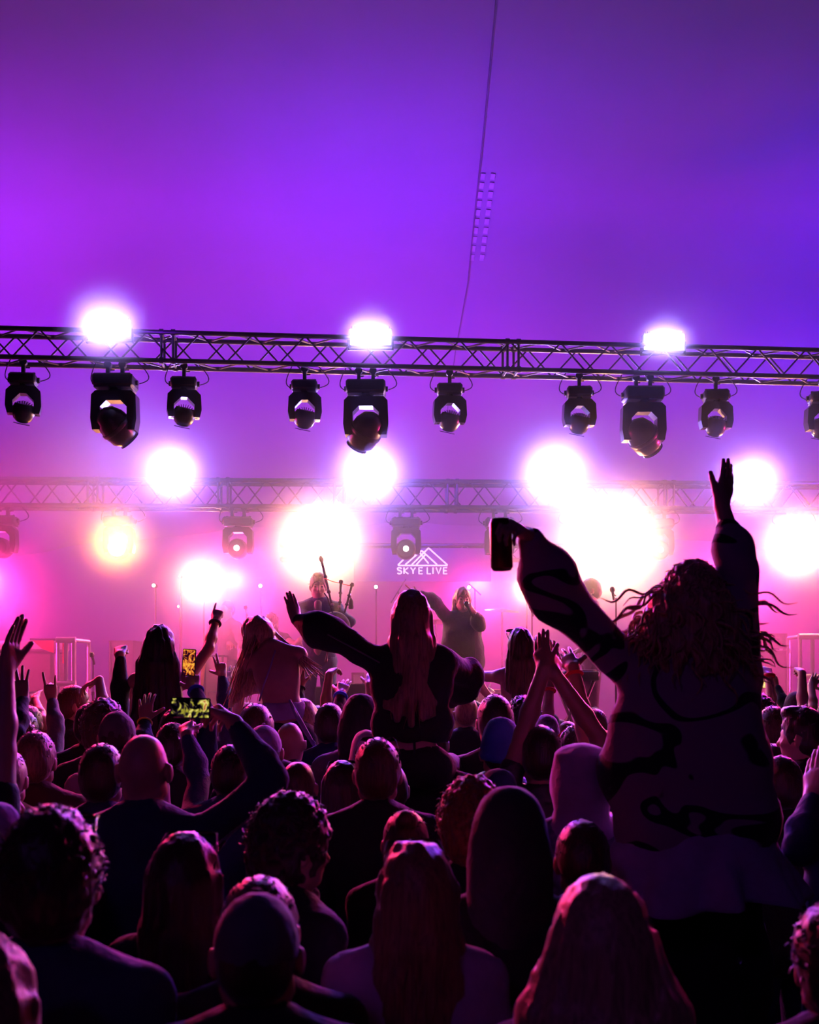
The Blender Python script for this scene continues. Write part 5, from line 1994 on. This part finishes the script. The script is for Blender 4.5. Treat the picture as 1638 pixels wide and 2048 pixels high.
def screen_mat(name, cols, scale, strength, loc=(0, 0, 0)):
    m = bpy.data.materials.new(name)
    m.use_nodes = True
    nt = m.node_tree
    b = nt.nodes['Principled BSDF']
    b.inputs['Base Color'].default_value = (.01, .01, .01, 1)
    b.inputs['Roughness'].default_value = .15
    tc = nt.nodes.new('ShaderNodeTexCoord')
    mp = nt.nodes.new('ShaderNodeMapping')
    mp.inputs['Location'].default_value = loc
    n = nt.nodes.new('ShaderNodeTexNoise')
    n.inputs['Scale'].default_value = scale
    n.inputs['Detail'].default_value = 2
    n.inputs['Distortion'].default_value = 1.2
    r = nt.nodes.new('ShaderNodeValToRGB')
    el = r.color_ramp.elements
    el[0].position, el[0].color = cols[0]
    el[1].position, el[1].color = cols[-1]
    for p, c in cols[1:-1]:
        x = el.new(p)
        x.color = c
    nt.links.new(tc.outputs['Object'], mp.inputs['Vector'])
    nt.links.new(mp.outputs['Vector'], n.inputs['Vector'])
    nt.links.new(n.outputs['Fac'], r.inputs['Fac'])
    nt.links.new(r.outputs['Color'], b.inputs['Emission Color'])
    b.inputs['Emission Strength'].default_value = strength
    return m


SCR_A = screen_mat('screen showing dark stage with yellow lights', [(.45, (.0, .0, .0, 1)), (.52, (.02, .01, .02, 1)), (.58, (.45, .40, .03, 1)), (.66, (.9, .8, .25, 1)), (.72, (.5, .1, .03, 1))], 30, 1.0)
SCR_B = screen_mat('screen showing orange stage picture', [(.40, (.02, .0, .01, 1)), (.50, (.6, .12, .02, 1)), (.6, (1, .5, .05, 1)), (.7, (.3, .03, .02, 1))], 28, 1.1)
SCR_C = screen_mat('screen showing bright yellow stage picture', [(.38, (.5, .12, .01, 1)), (.46, (1, .55, .15, 1)), (.6, (1, .75, .35, 1))], 40, 1.3)


def phone(px, py, Y, w, h, yaw, scr, label, roll=0.0):
    p = at(px, py, Y)
    r = empty('smartphone', p, label, 'phone')
    r.rotation_euler = (0, roll, yaw)
    MB().box((0, 0, 0), (w, .009, h), bev=.004).build('case', PLAST, r)
    MB().box((0, -.0052, 0), (w - .010, .001, h - .008)).build('screen', scr, r)
    return r


hp = bB + np.array(w_)
phone(381, 1416, hp[1] - .03, .132, .068, 0, SCR_A, 'phone held sideways in the crowd, dark screen with yellow streaks', .03)
a = F_('person in denim jacket with arm raised below the sideways phone', 462, 1490, 470, {-1: ((398, 1560), (374, 1470), (370, 1430), FW, 'grip')}, tc='denim', hc='dark', skin='fair')
a = F_('hand with blue wristband holding an upright phone beside the dark haired rider', 352, 1418, 375, {1: ((412, 1440), (390, 1378), (380, 1330), (-.2, 1, 0), 'grip')}, tc='navy')
wristband(a[0], a[1], 1, 'blue', .02, w=.014)
hp2 = a[2] + np.array(a[1].arms[1][1])
phone(378, 1325, hp2[1] + .035, .074, .148, 0, SCR_B, 'small upright phone with orange screen beside the dark haired rider', .05)
F_('hand with two fingers up in the gap left of the bowed rider', 405, 1404, 282, {1: ((452, 1398), (445, 1350), (436, 1308), FW, 'two')}, tc='navy')
F_('second raised hand close to the hair of the bowed rider', 497, 1405, 262, {-1: ((452, 1400), (452, 1362), (456, 1330), FW, 'spread')}, tc='denim')
a = F_('slim hand with dark bracelet raised in front of the bagpipe player legs', 636, 1412, 278, {-1: ((590, 1418), (601, 1372), (596, 1322), FW, 'open')}, tc='black', skin='tan')
wristband(a[0], a[1], -1, 'dark', .02, w=.007)
F_('bare forearm with limp hand in front of the bagpipe player', 588, 1408, 290, {1: ((634, 1402), (658, 1350), (676, 1328), (.3, .2, -1), 'relaxed')}, top='tee', tc='maroon', skin='tan')
a = F_('hand with blue wristband and parted fingers below the bagpipe player', 662, 1414, 318, {1: ((652, 1432), (682, 1388), (693, 1352), FW, 'pinch')}, tc='black', skin='tan')
wristband(a[0], a[1], 1, 'blue', .02, w=.014)
F_('hand raised close to the elbow of the cropped jacket rider', 712, 1410, 284, {1: ((724, 1408), (738, 1370), (748, 1340), FW, 'relaxed')}, top='tee', tc='maroon')
F_('small pointing hand left of the tube top rider', 950, 1402, 225, {1: ((972, 1420), (978, 1392), (988, 1368), FW, 'point')}, tc='black')
F_('person with both bare forearms raised clapping right of the centre, dark sleeves', 1082, 1452, 480,
   {-1: ((1046, 1468), (1087, 1338), (1080, 1264), (.55, .85, 0), 'flat'), 1: ((1200, 1478), (1108, 1346), (1114, 1288), (-.55, .85, 0), 'flat')}, tc='puffer', top='tee', skin='tan', vox=.005)
a = F_('bare arm with red wristband slanting up left against the big sleeve', 1280, 1436, 470, {-1: ((1196, 1392), (1146, 1336), (1117, 1296), FW, 'open')}, top='tee', tc='lilac', skin='tan')
wristband(a[0], a[1], -1, 'red', .03)
a = F_('upright bare arm with red wristband between the clapping forearms', 1046, 1392, 320, {1: ((1094, 1450), (1099, 1375), (1108, 1322), FW, 'open')}, top='tee', tc='navy', hair='curly', hc='dark')
wristband(a[0], a[1], 1, 'red', .02, w=.012)
a = F_('person holding a glowing phone sideways with both hands at far right', 1536, 1402, 232,
       {-1: ((1497, 1414), (1508, 1378), (.3, .2, 1), FW, 'grip'), 1: ((1580, 1408), (1553, 1374), (-.3, .2, 1), FW, 'grip')}, tc='black')
phone(1528, 1368, 2400 / 232 + .32, .148, .076, 0, SCR_C, 'tiny phone with bright yellow screen at far right')
a = F_('hand with red wristband raised above the glowing phone', 1505, 1402, 262, {1: ((1552, 1392), (1538, 1352), (1528, 1322), FW, 'relaxed')}, top='tee', tc='grey')
wristband(a[0], a[1], 1, 'red', .0, w=.016)
F_('bare forearm with small fist near the right guard frame', 1655, 1406, 275, {-1: ((1618, 1378), (1604, 1346), (1592, 1330), FW, 'fist')}, top='tee', tc='grey')
F_('open hand low at the right picture edge, above the crowd', 1664, 1400, 250, {-1: ((1630, 1402), (1622, 1372), (1638, 1346), FW, 'open')}, top='tee', tc='grey')
F_('large hand held beside the face at the right picture edge, navy sleeve', 1712, 1490, 590, {-1: ((1596, 1700), (1624, 1592), (1632, 1498), (.8, .6, 0), 'flat', -1, 1)}, tc='navy', vox=.006)
F_("person with a hand on the bald person's neck", 70, 1640, 660, {1: ((212, 1748), (252, 1672), (1, .25, .12), (0, .3, -1), 'flat')}, female=True, tc='black', hair='long', L=.3, vox=.005)
F_('low raised hands at the left edge of the far crowd', 60, 1412, 285, {1: ((84, 1440), (70, 1400), (72, 1382), FW, 'spread')}, tc='red', top='tee')
F_('reddish hand half open in the far crowd at left', 8, 1408, 262, {1: ((50, 1418), (62, 1396), (70, 1376), FW, 'relaxed')}, tc='navy')

# ================================================================== the crowd: heads seen from behind
P = person
P(105, 1612, 1080, 'messy', 'dark', 'jacket', 'navy', 'nearest person at bottom left, wide messy dark hair and navy jacket', seed=1, head=(0, 0, .2), yaw=-.15)
P(372, 1664, 860, 'long', 'dark', 'coat', 'black', 'person with smooth dark long hair and red lit sunglasses on top, lower left', female=True, L=.36, yaw=-.1)
P(514, 1778, 1150, 'cap', 'grey', 'coat', 'black', 'nearest person in a grey cap at the bottom centre left', yaw=.05, seed=1)
P(520, 1752, 960, 'short', 'dark', 'jacket', 'black', 'dark round head just behind the grey cap', width=1.05)
P(831, 1680, 900, 'wavy', 'fair', 'sweater', 'lilac', 'person with wavy light hair lit pink along the left side, lower centre', female=True, L=.30, yaw=.1, seed=2)
P(1018, 1578, 805, 'hood', 'charcoal', 'jacket', 'black', 'tall egg shaped dark hood in front of the big rider', yaw=-.05)
P(1200, 1750, 1180, 'long', 'blond', 'coat', 'black', 'nearest person with straight pale blond hair at the bottom right', female=True, L=.50, hw=2.6)
P(-30, 1868, 1300, 'long', 'fair', 'coat', 'grey', 'purple lit hair at the bottom left corner', female=True, L=.3)
P(1672, 1800, 1050, 'messy', 'dark', 'coat', 'black', 'dark head almost lost at the bottom right corner', female=True)
P(585, 1583, 760, 'curly', 'dark', 'jacket', 'black', 'person with thick curly hair turned to the right, pink lit curls', yaw=-1.0, seed=2)
P(812, 1608, 620, 'bun', 'brown', 'jacket', 'black', 'small head with pinned up hair in front of the centre rider', female=True)
P(945, 1550, 690, 'curly', 'ginger', 'jacket', 'black', 'person with curly pink lit hair left of the egg shaped hood', seed=1)
P(755, 1477, 550, 'short', 'brown', 'jacket', 'black', 'short haired person with clear ears and sunglasses, just below the centre rider')
P(205, 1488, 530, 'short', 'dark', 'jacket', 'navy', 'dark short haired person left of the bald head')
P(72, 1463, 470, 'short', 'fair', 'coat', 'brown', 'person with light cropped hair and raised coat collar at left')
P(235, 1420, 430, 'cap', 'grey', 'tee', 'lilac', 'person in a plain grey cap behind the bald head')
P(208, 1398, 395, 'curly', 'brown', 'jacket', 'black', 'person with reddish curly hair behind the grey cap')
P(150, 1371, 285, 'short', 'brown', 'jacket', 'black', 'tall person in profile to the right beside the guard frame', yaw=-1.2)
P(38, 1432, 372, 'messy', 'ginger', 'jacket', 'navy', 'red lit round head at left edge behind the light cropped hair', female=True)
P(-8, 1540, 540, 'short', 'dark', 'jacket', 'black', 'person cut by the left edge with red lit cheek', yaw=-.9)
P(-6, 1606, 765, 'beanie', 'lilac', 'jacket', 'black', 'pale purple hat cut by the left edge')
P(14, 1490, 500, 'bun', 'fair', 'coat', 'brown', 'purple lit head at the left edge under the red lit head')
P(596, 1522, 480, 'buzz', 'brown', 'hoodie', 'jean', 'smooth round head with pink rim left of the sparkling sunglasses', female=True)
P(684, 1521, 455, 'long', 'dark', 'jacket', 'black', 'long haired person with sparkling sunglasses on the head', female=True, L=.25)
P(733, 1463, 410, 'beanie', 'white', 'jacket', 'black', 'white hat glowing behind the short haired person')
P(580, 1444, 370, 'bald', 'dark', 'jacket', 'black', 'purple lit bald head below the bowed rider')
P(546, 1472, 350, 'buzz', 'grey', 'jacket', 'grey', 'close cropped head left of the purple lit bald head')
P(660, 1407, 345, 'short', 'dark', 'jacket', 'navy', 'dark cropped head below the limp hand')
P(722, 1393, 385, 'hood', 'black', 'coat', 'grey', 'dark hood up left of the centre rider waist')
P(932, 1391, 285, 'buzz', 'fair', 'jacket', 'black', 'cropped head right beside the centre rider waist')
P(990, 1390, 400, 'short', 'dark', 'tee', 'black', 'round dark head with bare neck below the tube top rider')
P(1000, 1438, 455, 'beanie', 'blue', 'puffer', 'puffer', 'person in a bright blue beanie right of centre')
P(1162, 1483, 610, 'low_hood', 'lilac', 'jacket', 'plaid', 'person in a pale purple hood and checked shirt beside the big rider')
P(1152, 1452, 440, 'messy', 'dark', 'jacket', 'black', 'dark head with a thin red hairband behind the pale purple hood', female=True)
P(1168, 1640, 715, 'short', 'brown', 'jacket', 'black', 'head bent low beside the skirt of the big rider', head=(.3, 0, 0), female=True)
P(1604, 1410, 430, 'quiff', 'dark', 'jacket', 'black', 'person with swept up hair and glasses turned left near the right edge', yaw=.9)
P(1518, 1388, 300, 'curly', 'dark', 'jacket', 'black', 'far curly head just under the glowing phone')
P(1590, 1386, 262, 'beanie', 'black', 'jacket', 'black', 'far round capped head with pink rim near the right edge')
P(1545, 1413, 318, 'messy', 'brown', 'jacket', 'black', 'round brushed head in the right crowd below the glowing phone')
P(1504, 1432, 275, 'cap', 'lilac', 'jacket', 'grey', 'small pale purple cap in the right crowd')
P(1500, 1455, 350, 'curly', 'ginger', 'jacket', 'black', 'reddish curly head by the right side of the big jumper')
P(1545, 1488, 400, 'short', 'dark', 'jacket', 'black', 'dark cropped head with red ear below the swept up hair')
P(1560, 1512, 500, 'short', 'dark', 'jacket', 'black', 'dark head partly hidden by the big jumper hem', yaw=.2)
P(512, 1408, 400, 'short', 'brown', 'jacket', 'black', 'brown haired head right below the bowed rider with an orange lock', female=True)
P(528, 1448, 440, 'cap', 'lilac', 'jacket', 'black', 'flat pale cap between phone arm and purple bald head')
P(300, 1392, 255, 'long', 'dark', 'jacket', 'black', 'small dark head left of the pointing rider', female=True)
P(606, 1398, 330, 'long', 'blond', 'jacket', 'grey', 'blond head lit pink under the bracelet hand', female=True, L=.3)
P(1092, 1432, 335, 'beanie', 'plaid', 'jacket', 'black', 'patterned hat seen between the raised arms')

# sunglasses resting on heads of the shared bodies, and a hairband
for nm_, px_, s_h in (('nearest person at bottom left, wide messy dark hair and navy jacket', 0, 0), ('person with smooth dark long hair and red lit sunglasses on top, lower left', 0, 0),
                      ('long haired person with sparkling sunglasses on the head', 0, 0), ('short haired person with clear ears and sunglasses, just below the centre rider', 0, 0),
                      ('person with wavy light hair lit pink along the left side, lower centre', 0, 0)):
    for o in [o for o in COL.objects if o.get('label') == nm_]:
        f = Fig(1.75, False)
        g_ = sunglasses(o, f)
        g_.location = (0, .0, .012)
for o in [o for o in COL.objects if o.get('label') == 'dark head with a thin red hairband behind the pale purple hood']:
    f = Fig(1.75, True)
    mb = MB().tube([f.Hd((math.cos(t) * .108, -.01 + .02 * math.sin(t), .15 + math.sin(t) * .128)) for t in np.linspace(.1, PI - .1, 15)], .007, 6)
    mesh_obj('hairband', mb, BAND['red'], o)

# ------------------------------------------------------------------ the rest of the packed field
taken = [(o.location.x, o.location.y) for o in COL.objects if o.get('category') == 'person']
LM = [(0, 'at the left picture edge'), (95, 'below the left guard frame'), (185, 'below the lone microphone stand'), (290, 'near the pointing rider'),
      (400, 'between pointing and bowed rider'), (500, 'near the bowed rider'), (600, 'below the bagpipe player'), (700, 'right of the bagpipe player'),
      (830, 'near the centre rider'), (960, 'below the singer'), (1050, 'near the tube top rider'), (1150, 'behind the clapping hands'),
      (1300, 'behind the big rider'), (1450, 'right of the big rider'), (1530, 'below the glowing phone'), (1620, 'at the right picture edge')]
rf = random.Random(21)
styles = [('short', 'dark'), ('messy', 'brown'), ('long', 'dark'), ('short', 'brown'), ('curly', 'dark'), ('long', 'fair'), ('buzz', 'dark'), ('cap', 'grey'), ('beanie', 'navy'), ('bun', 'brown'), ('quiff', 'dark'), ('long', 'brown')]
word = {'short': 'short haired', 'messy': 'tousled', 'long': 'long haired', 'curly': 'curly', 'buzz': 'close cropped', 'cap': 'capped', 'beanie': 'woolly hatted', 'bun': 'pinned up', 'quiff': 'brushed up'}
Yr = 10.55
row = 0
while Yr > 3.6:
    half = 819 / F * Yr + .75
    x = -half + rf.uniform(0, .4)
    while x < half:
        X, Yp = x + rf.uniform(-.06, .06), Yr + rf.uniform(-.12, .12)
        if Yp < 3.95 and X > .55:
            x += .4
            continue
        if all((X - a) ** 2 + (Yp - b) ** 2 > .40 ** 2 for a, b in taken):
            s = F / Yp
            hs, hcol = rf.choice(styles)
            fem = hs in ('long', 'bun')
            Hh = rf.uniform(1.56, 1.68) if fem else rf.uniform(1.66, 1.80)
            if Yp < 6:
                Hh = min(Hh, 1.62)
            px = CX + X * s
            yt = HY + (H - Hh) * s
            lm = min(LM, key=lambda q_: abs(q_[0] - px))[1]
            rw = 'far' if Yp > 9 else 'middle' if Yp > 6.5 else 'near'
            lb = '%s head in the %s crowd %s' % (word[hs], rw, lm)
            P(px, yt, s, hs, hcol, rf.choice(['jacket', 'tee', 'hoodie', 'jacket', 'puffer']), rf.choice(['black', 'navy', 'grey', 'black', 'maroon', 'brown', 'lilac', 'jean']), lb,
              yaw=rf.uniform(-.5, .5), female=fem, seed=rf.randrange(3), L=.3, group='heads packed across the field')
            taken.append((X, Yp))
        x += rf.uniform(.46, .60)
    Yr -= .47
    row += 1
dup = {}
for o in COL.objects:
    if o.get('group') == 'heads packed across the field':
        dup.setdefault(o['label'], []).append(o)
for k_, v_ in dup.items():
    if len(v_) > 1:
        v_.sort(key=lambda o: o.location.x / o.location.y)
        nm_ = ['left one', 'right one'] if len(v_) == 2 else ['leftmost', 'middle one', 'rightmost'] if len(v_) == 3 else ['leftmost', 'second from left', 'second from right', 'rightmost']
        for o, w_n in zip(v_, nm_):
            o['label'] = k_ + ', ' + w_n
print('PEOPLE', sum(1 for o in COL.objects if o.get('category') == 'person'))


# ------------------------------------------------------------------ haze of the smoke machines over the stage
def haze_nodes(nt, lobes, R=None):
    """fine droplets scatter forward, fog more evenly"""
    ad = nt.nodes.new('ShaderNodeAddShader')
    for k, (g_, dn) in enumerate(lobes):
        vs = nt.nodes.new('ShaderNodeVolumeScatter')
        vs.inputs['Color'].default_value = (0.95, 0.95, 1, 1)
        vs.inputs['Density'].default_value = dn
        vs.inputs['Anisotropy'].default_value = g_
        nt.links.new(vs.outputs['Volume'], ad.inputs[k])
        if R:       # thins out towards the edge of the smoke pocket
            if k == 0:
                tc = nt.nodes.new('ShaderNodeTexCoord')
                ln = nt.nodes.new('ShaderNodeVectorMath')
                ln.operation = 'LENGTH'
                nt.links.new(tc.outputs['Object'], ln.inputs[0])
                mr = nt.nodes.new('ShaderNodeMapRange')
                mr.interpolation_type = 'SMOOTHERSTEP'
                mr.inputs['From Min'].default_value = 0.0
                mr.inputs['From Max'].default_value = R
                mr.inputs['To Min'].default_value = 1.0
                mr.inputs['To Max'].default_value = 0.0
                nt.links.new(ln.outputs['Value'], mr.inputs['Value'])
            ml = nt.nodes.new('ShaderNodeMath')
            ml.operation = 'MULTIPLY'
            ml.inputs[1].default_value = dn
            nt.links.new(mr.outputs['Result'], ml.inputs[0])
            nt.links.new(ml.outputs[0], vs.inputs['Density'])
    nt.links.new(ad.outputs[0], nt.nodes['Material Output'].inputs['Volume'])


def puff(px, py, Y, r, dens, label, g=0.5, k=0.3, sc=(1, 1, 1)):
    """a pocket of thicker smoke"""
    m = bpy.data.materials.new('thick smoke')
    m.use_nodes = True
    m.node_tree.nodes.remove(m.node_tree.nodes['Principled BSDF'])
    r *= 1.35
    haze_nodes(m.node_tree, ((g, dens * 1.8 * (1 - k)), (0.0, dens * 1.8 * k)), r)
    m.cycles.volume_step_rate = 2.0
    mb = MB()
    n = 14
    mb.lathe([(r * math.sin(PI * i / n), -r * math.cos(PI * i / n)) for i in range(n + 1)], seg=24)
    o = mb.build('haze', m, smooth=False)
    import bmesh
    bm = bmesh.new()
    bm.from_mesh(o.data)
    bmesh.ops.remove_doubles(bm, verts=bm.verts, dist=1e-4)
    bmesh.ops.recalc_face_normals(bm, faces=bm.faces)
    bm.to_mesh(o.data)
    bm.free()
    o.location = at(px, py, Y)
    o.scale = sc
    tag(o, label, 'haze', kind='stuff')
    return o


def haze():
    mb = MB()
    ys = [11.25 + 8.75 * k / 12 for k in range(13)]
    V = []
    for y in ys:
        zt = roof(0.0, (20.5 - y) / 24.5)[2] - 0.3
        V += [(-12.4, y, 0.06), (12.4, y, 0.06), (12.4, y, zt), (-12.4, y, zt)]
    Fc = [(3, 2, 1, 0), (48, 49, 50, 51)]
    for k in range(12):
        for i in range(4):
            j = (i + 1) % 4
            Fc.append((k * 4 + i, k * 4 + j, k * 4 + 4 + j, k * 4 + 4 + i))
    mb.add(V, Fc)
    hz = bpy.data.materials.new('stage haze')
    hz.use_nodes = True
    nt = hz.node_tree
    nt.nodes.remove(nt.nodes['Principled BSDF'])
    haze_nodes(nt, ((0.88, 0.05), (0.10, 0.028)))
    o = mb.build('haze', hz, smooth=False)
    import bmesh
    bm = bmesh.new()
    bm.from_mesh(o.data)
    bmesh.ops.recalc_face_normals(bm, faces=bm.faces)
    bm.to_mesh(o.data)
    bm.free()
    tag(o, 'drifting theatrical haze filling the air over the stage', 'haze', kind='stuff')
    return o


haze()


def glare_smoke(centres, label, g=0.5, k=0.3):
    """one bank of smoke, pockets added round the lamps to shape their glare: (point, radius, density)"""
    m = bpy.data.materials.new('glare smoke pockets')
    m.use_nodes = True
    nt = m.node_tree
    nt.nodes.remove(nt.nodes['Principled BSDF'])
    tc = nt.nodes.new('ShaderNodeTexCoord')
    tot = None
    for c, r, d in centres:
        sb = nt.nodes.new('ShaderNodeVectorMath')
        sb.operation = 'DISTANCE'
        sb.inputs[1].default_value = c
        nt.links.new(tc.outputs['Object'], sb.inputs[0])
        mr = nt.nodes.new('ShaderNodeMapRange')
        mr.interpolation_type = 'SMOOTHERSTEP'
        mr.inputs['From Max'].default_value = r * 1.35
        mr.inputs['To Min'].default_value = d * 1.8
        mr.inputs['To Max'].default_value = 0.0
        nt.links.new(sb.outputs['Value'], mr.inputs['Value'])
        if tot is None:
            tot = mr.outputs['Result']
        else:
            ad = nt.nodes.new('ShaderNodeMath')
            nt.links.new(tot, ad.inputs[0])
            nt.links.new(mr.outputs['Result'], ad.inputs[1])
            tot = ad.outputs[0]
    vs = nt.nodes.new('ShaderNodeVolumeScatter')
    vs.inputs['Color'].default_value = (0.95, 0.95, 1, 1)
    vs.inputs['Anisotropy'].default_value = g * (1 - k)
    nt.links.new(tot, vs.inputs['Density'])
    nt.links.new(vs.outputs['Volume'], nt.nodes['Material Output'].inputs['Volume'])
    P = np.array([tuple(c) for c, r, d in centres])
    R = np.array([r * 1.35 for c, r, d in centres])[:, None]
    lo, hi = (P - R).min(0), (P + R).max(0)
    o = MB().box((lo + hi) / 2, hi - lo).build('haze', m, smooth=False)
    m.cycles.volume_step_rate = 0.6
    tag(o, label, 'haze', kind='stuff')
    return o


cen = []
for (x, y, k), r in zip(REAR_STROBES, (.46, .54, .60, .46)):
    cen.append((at(x, y, rear_y(x) - .2), r, .9))
for (x, y, e, c), r in zip(WASHES, (.42, .72, .85, .55)):
    cen.append((at(x, y, rear_y(x) - .35), r, .8))
cen.append((at(405, 1163, 15.1), .55, .8))
cen.append((at(1055, 1178, 15.1), .25, .9))
glare_smoke(cen, 'smoke pockets added to form the white and orange glare of the rear lamps')  # added smoke gathers each glare round its lamp
for (x, y), r, w in zip(STROBES, (.42, .30, .26), ('left', 'middle', 'right')):
    puff(x, y - 6, front_y(x) - .1, r, .7, 'smoke pocket added to form the glow of the %s strobe on the front truss' % w)  # smoke put in round each front strobe for its halo
puff(60, 880, 12.7, 1.2, .35, 'bank of drifting smoke veiling the left end of both trusses', sc=(1.3, .6, 1))
puff(300, 540, 13.2, .95, .16, 'faint cloud of smoke above the left strobe', k=.6, sc=(1.5, .7, .75))
puff(1180, 520, 13.2, .9, .16, 'faint cloud of smoke above the front truss right of the middle', k=.6, sc=(1.7, .7, .7))
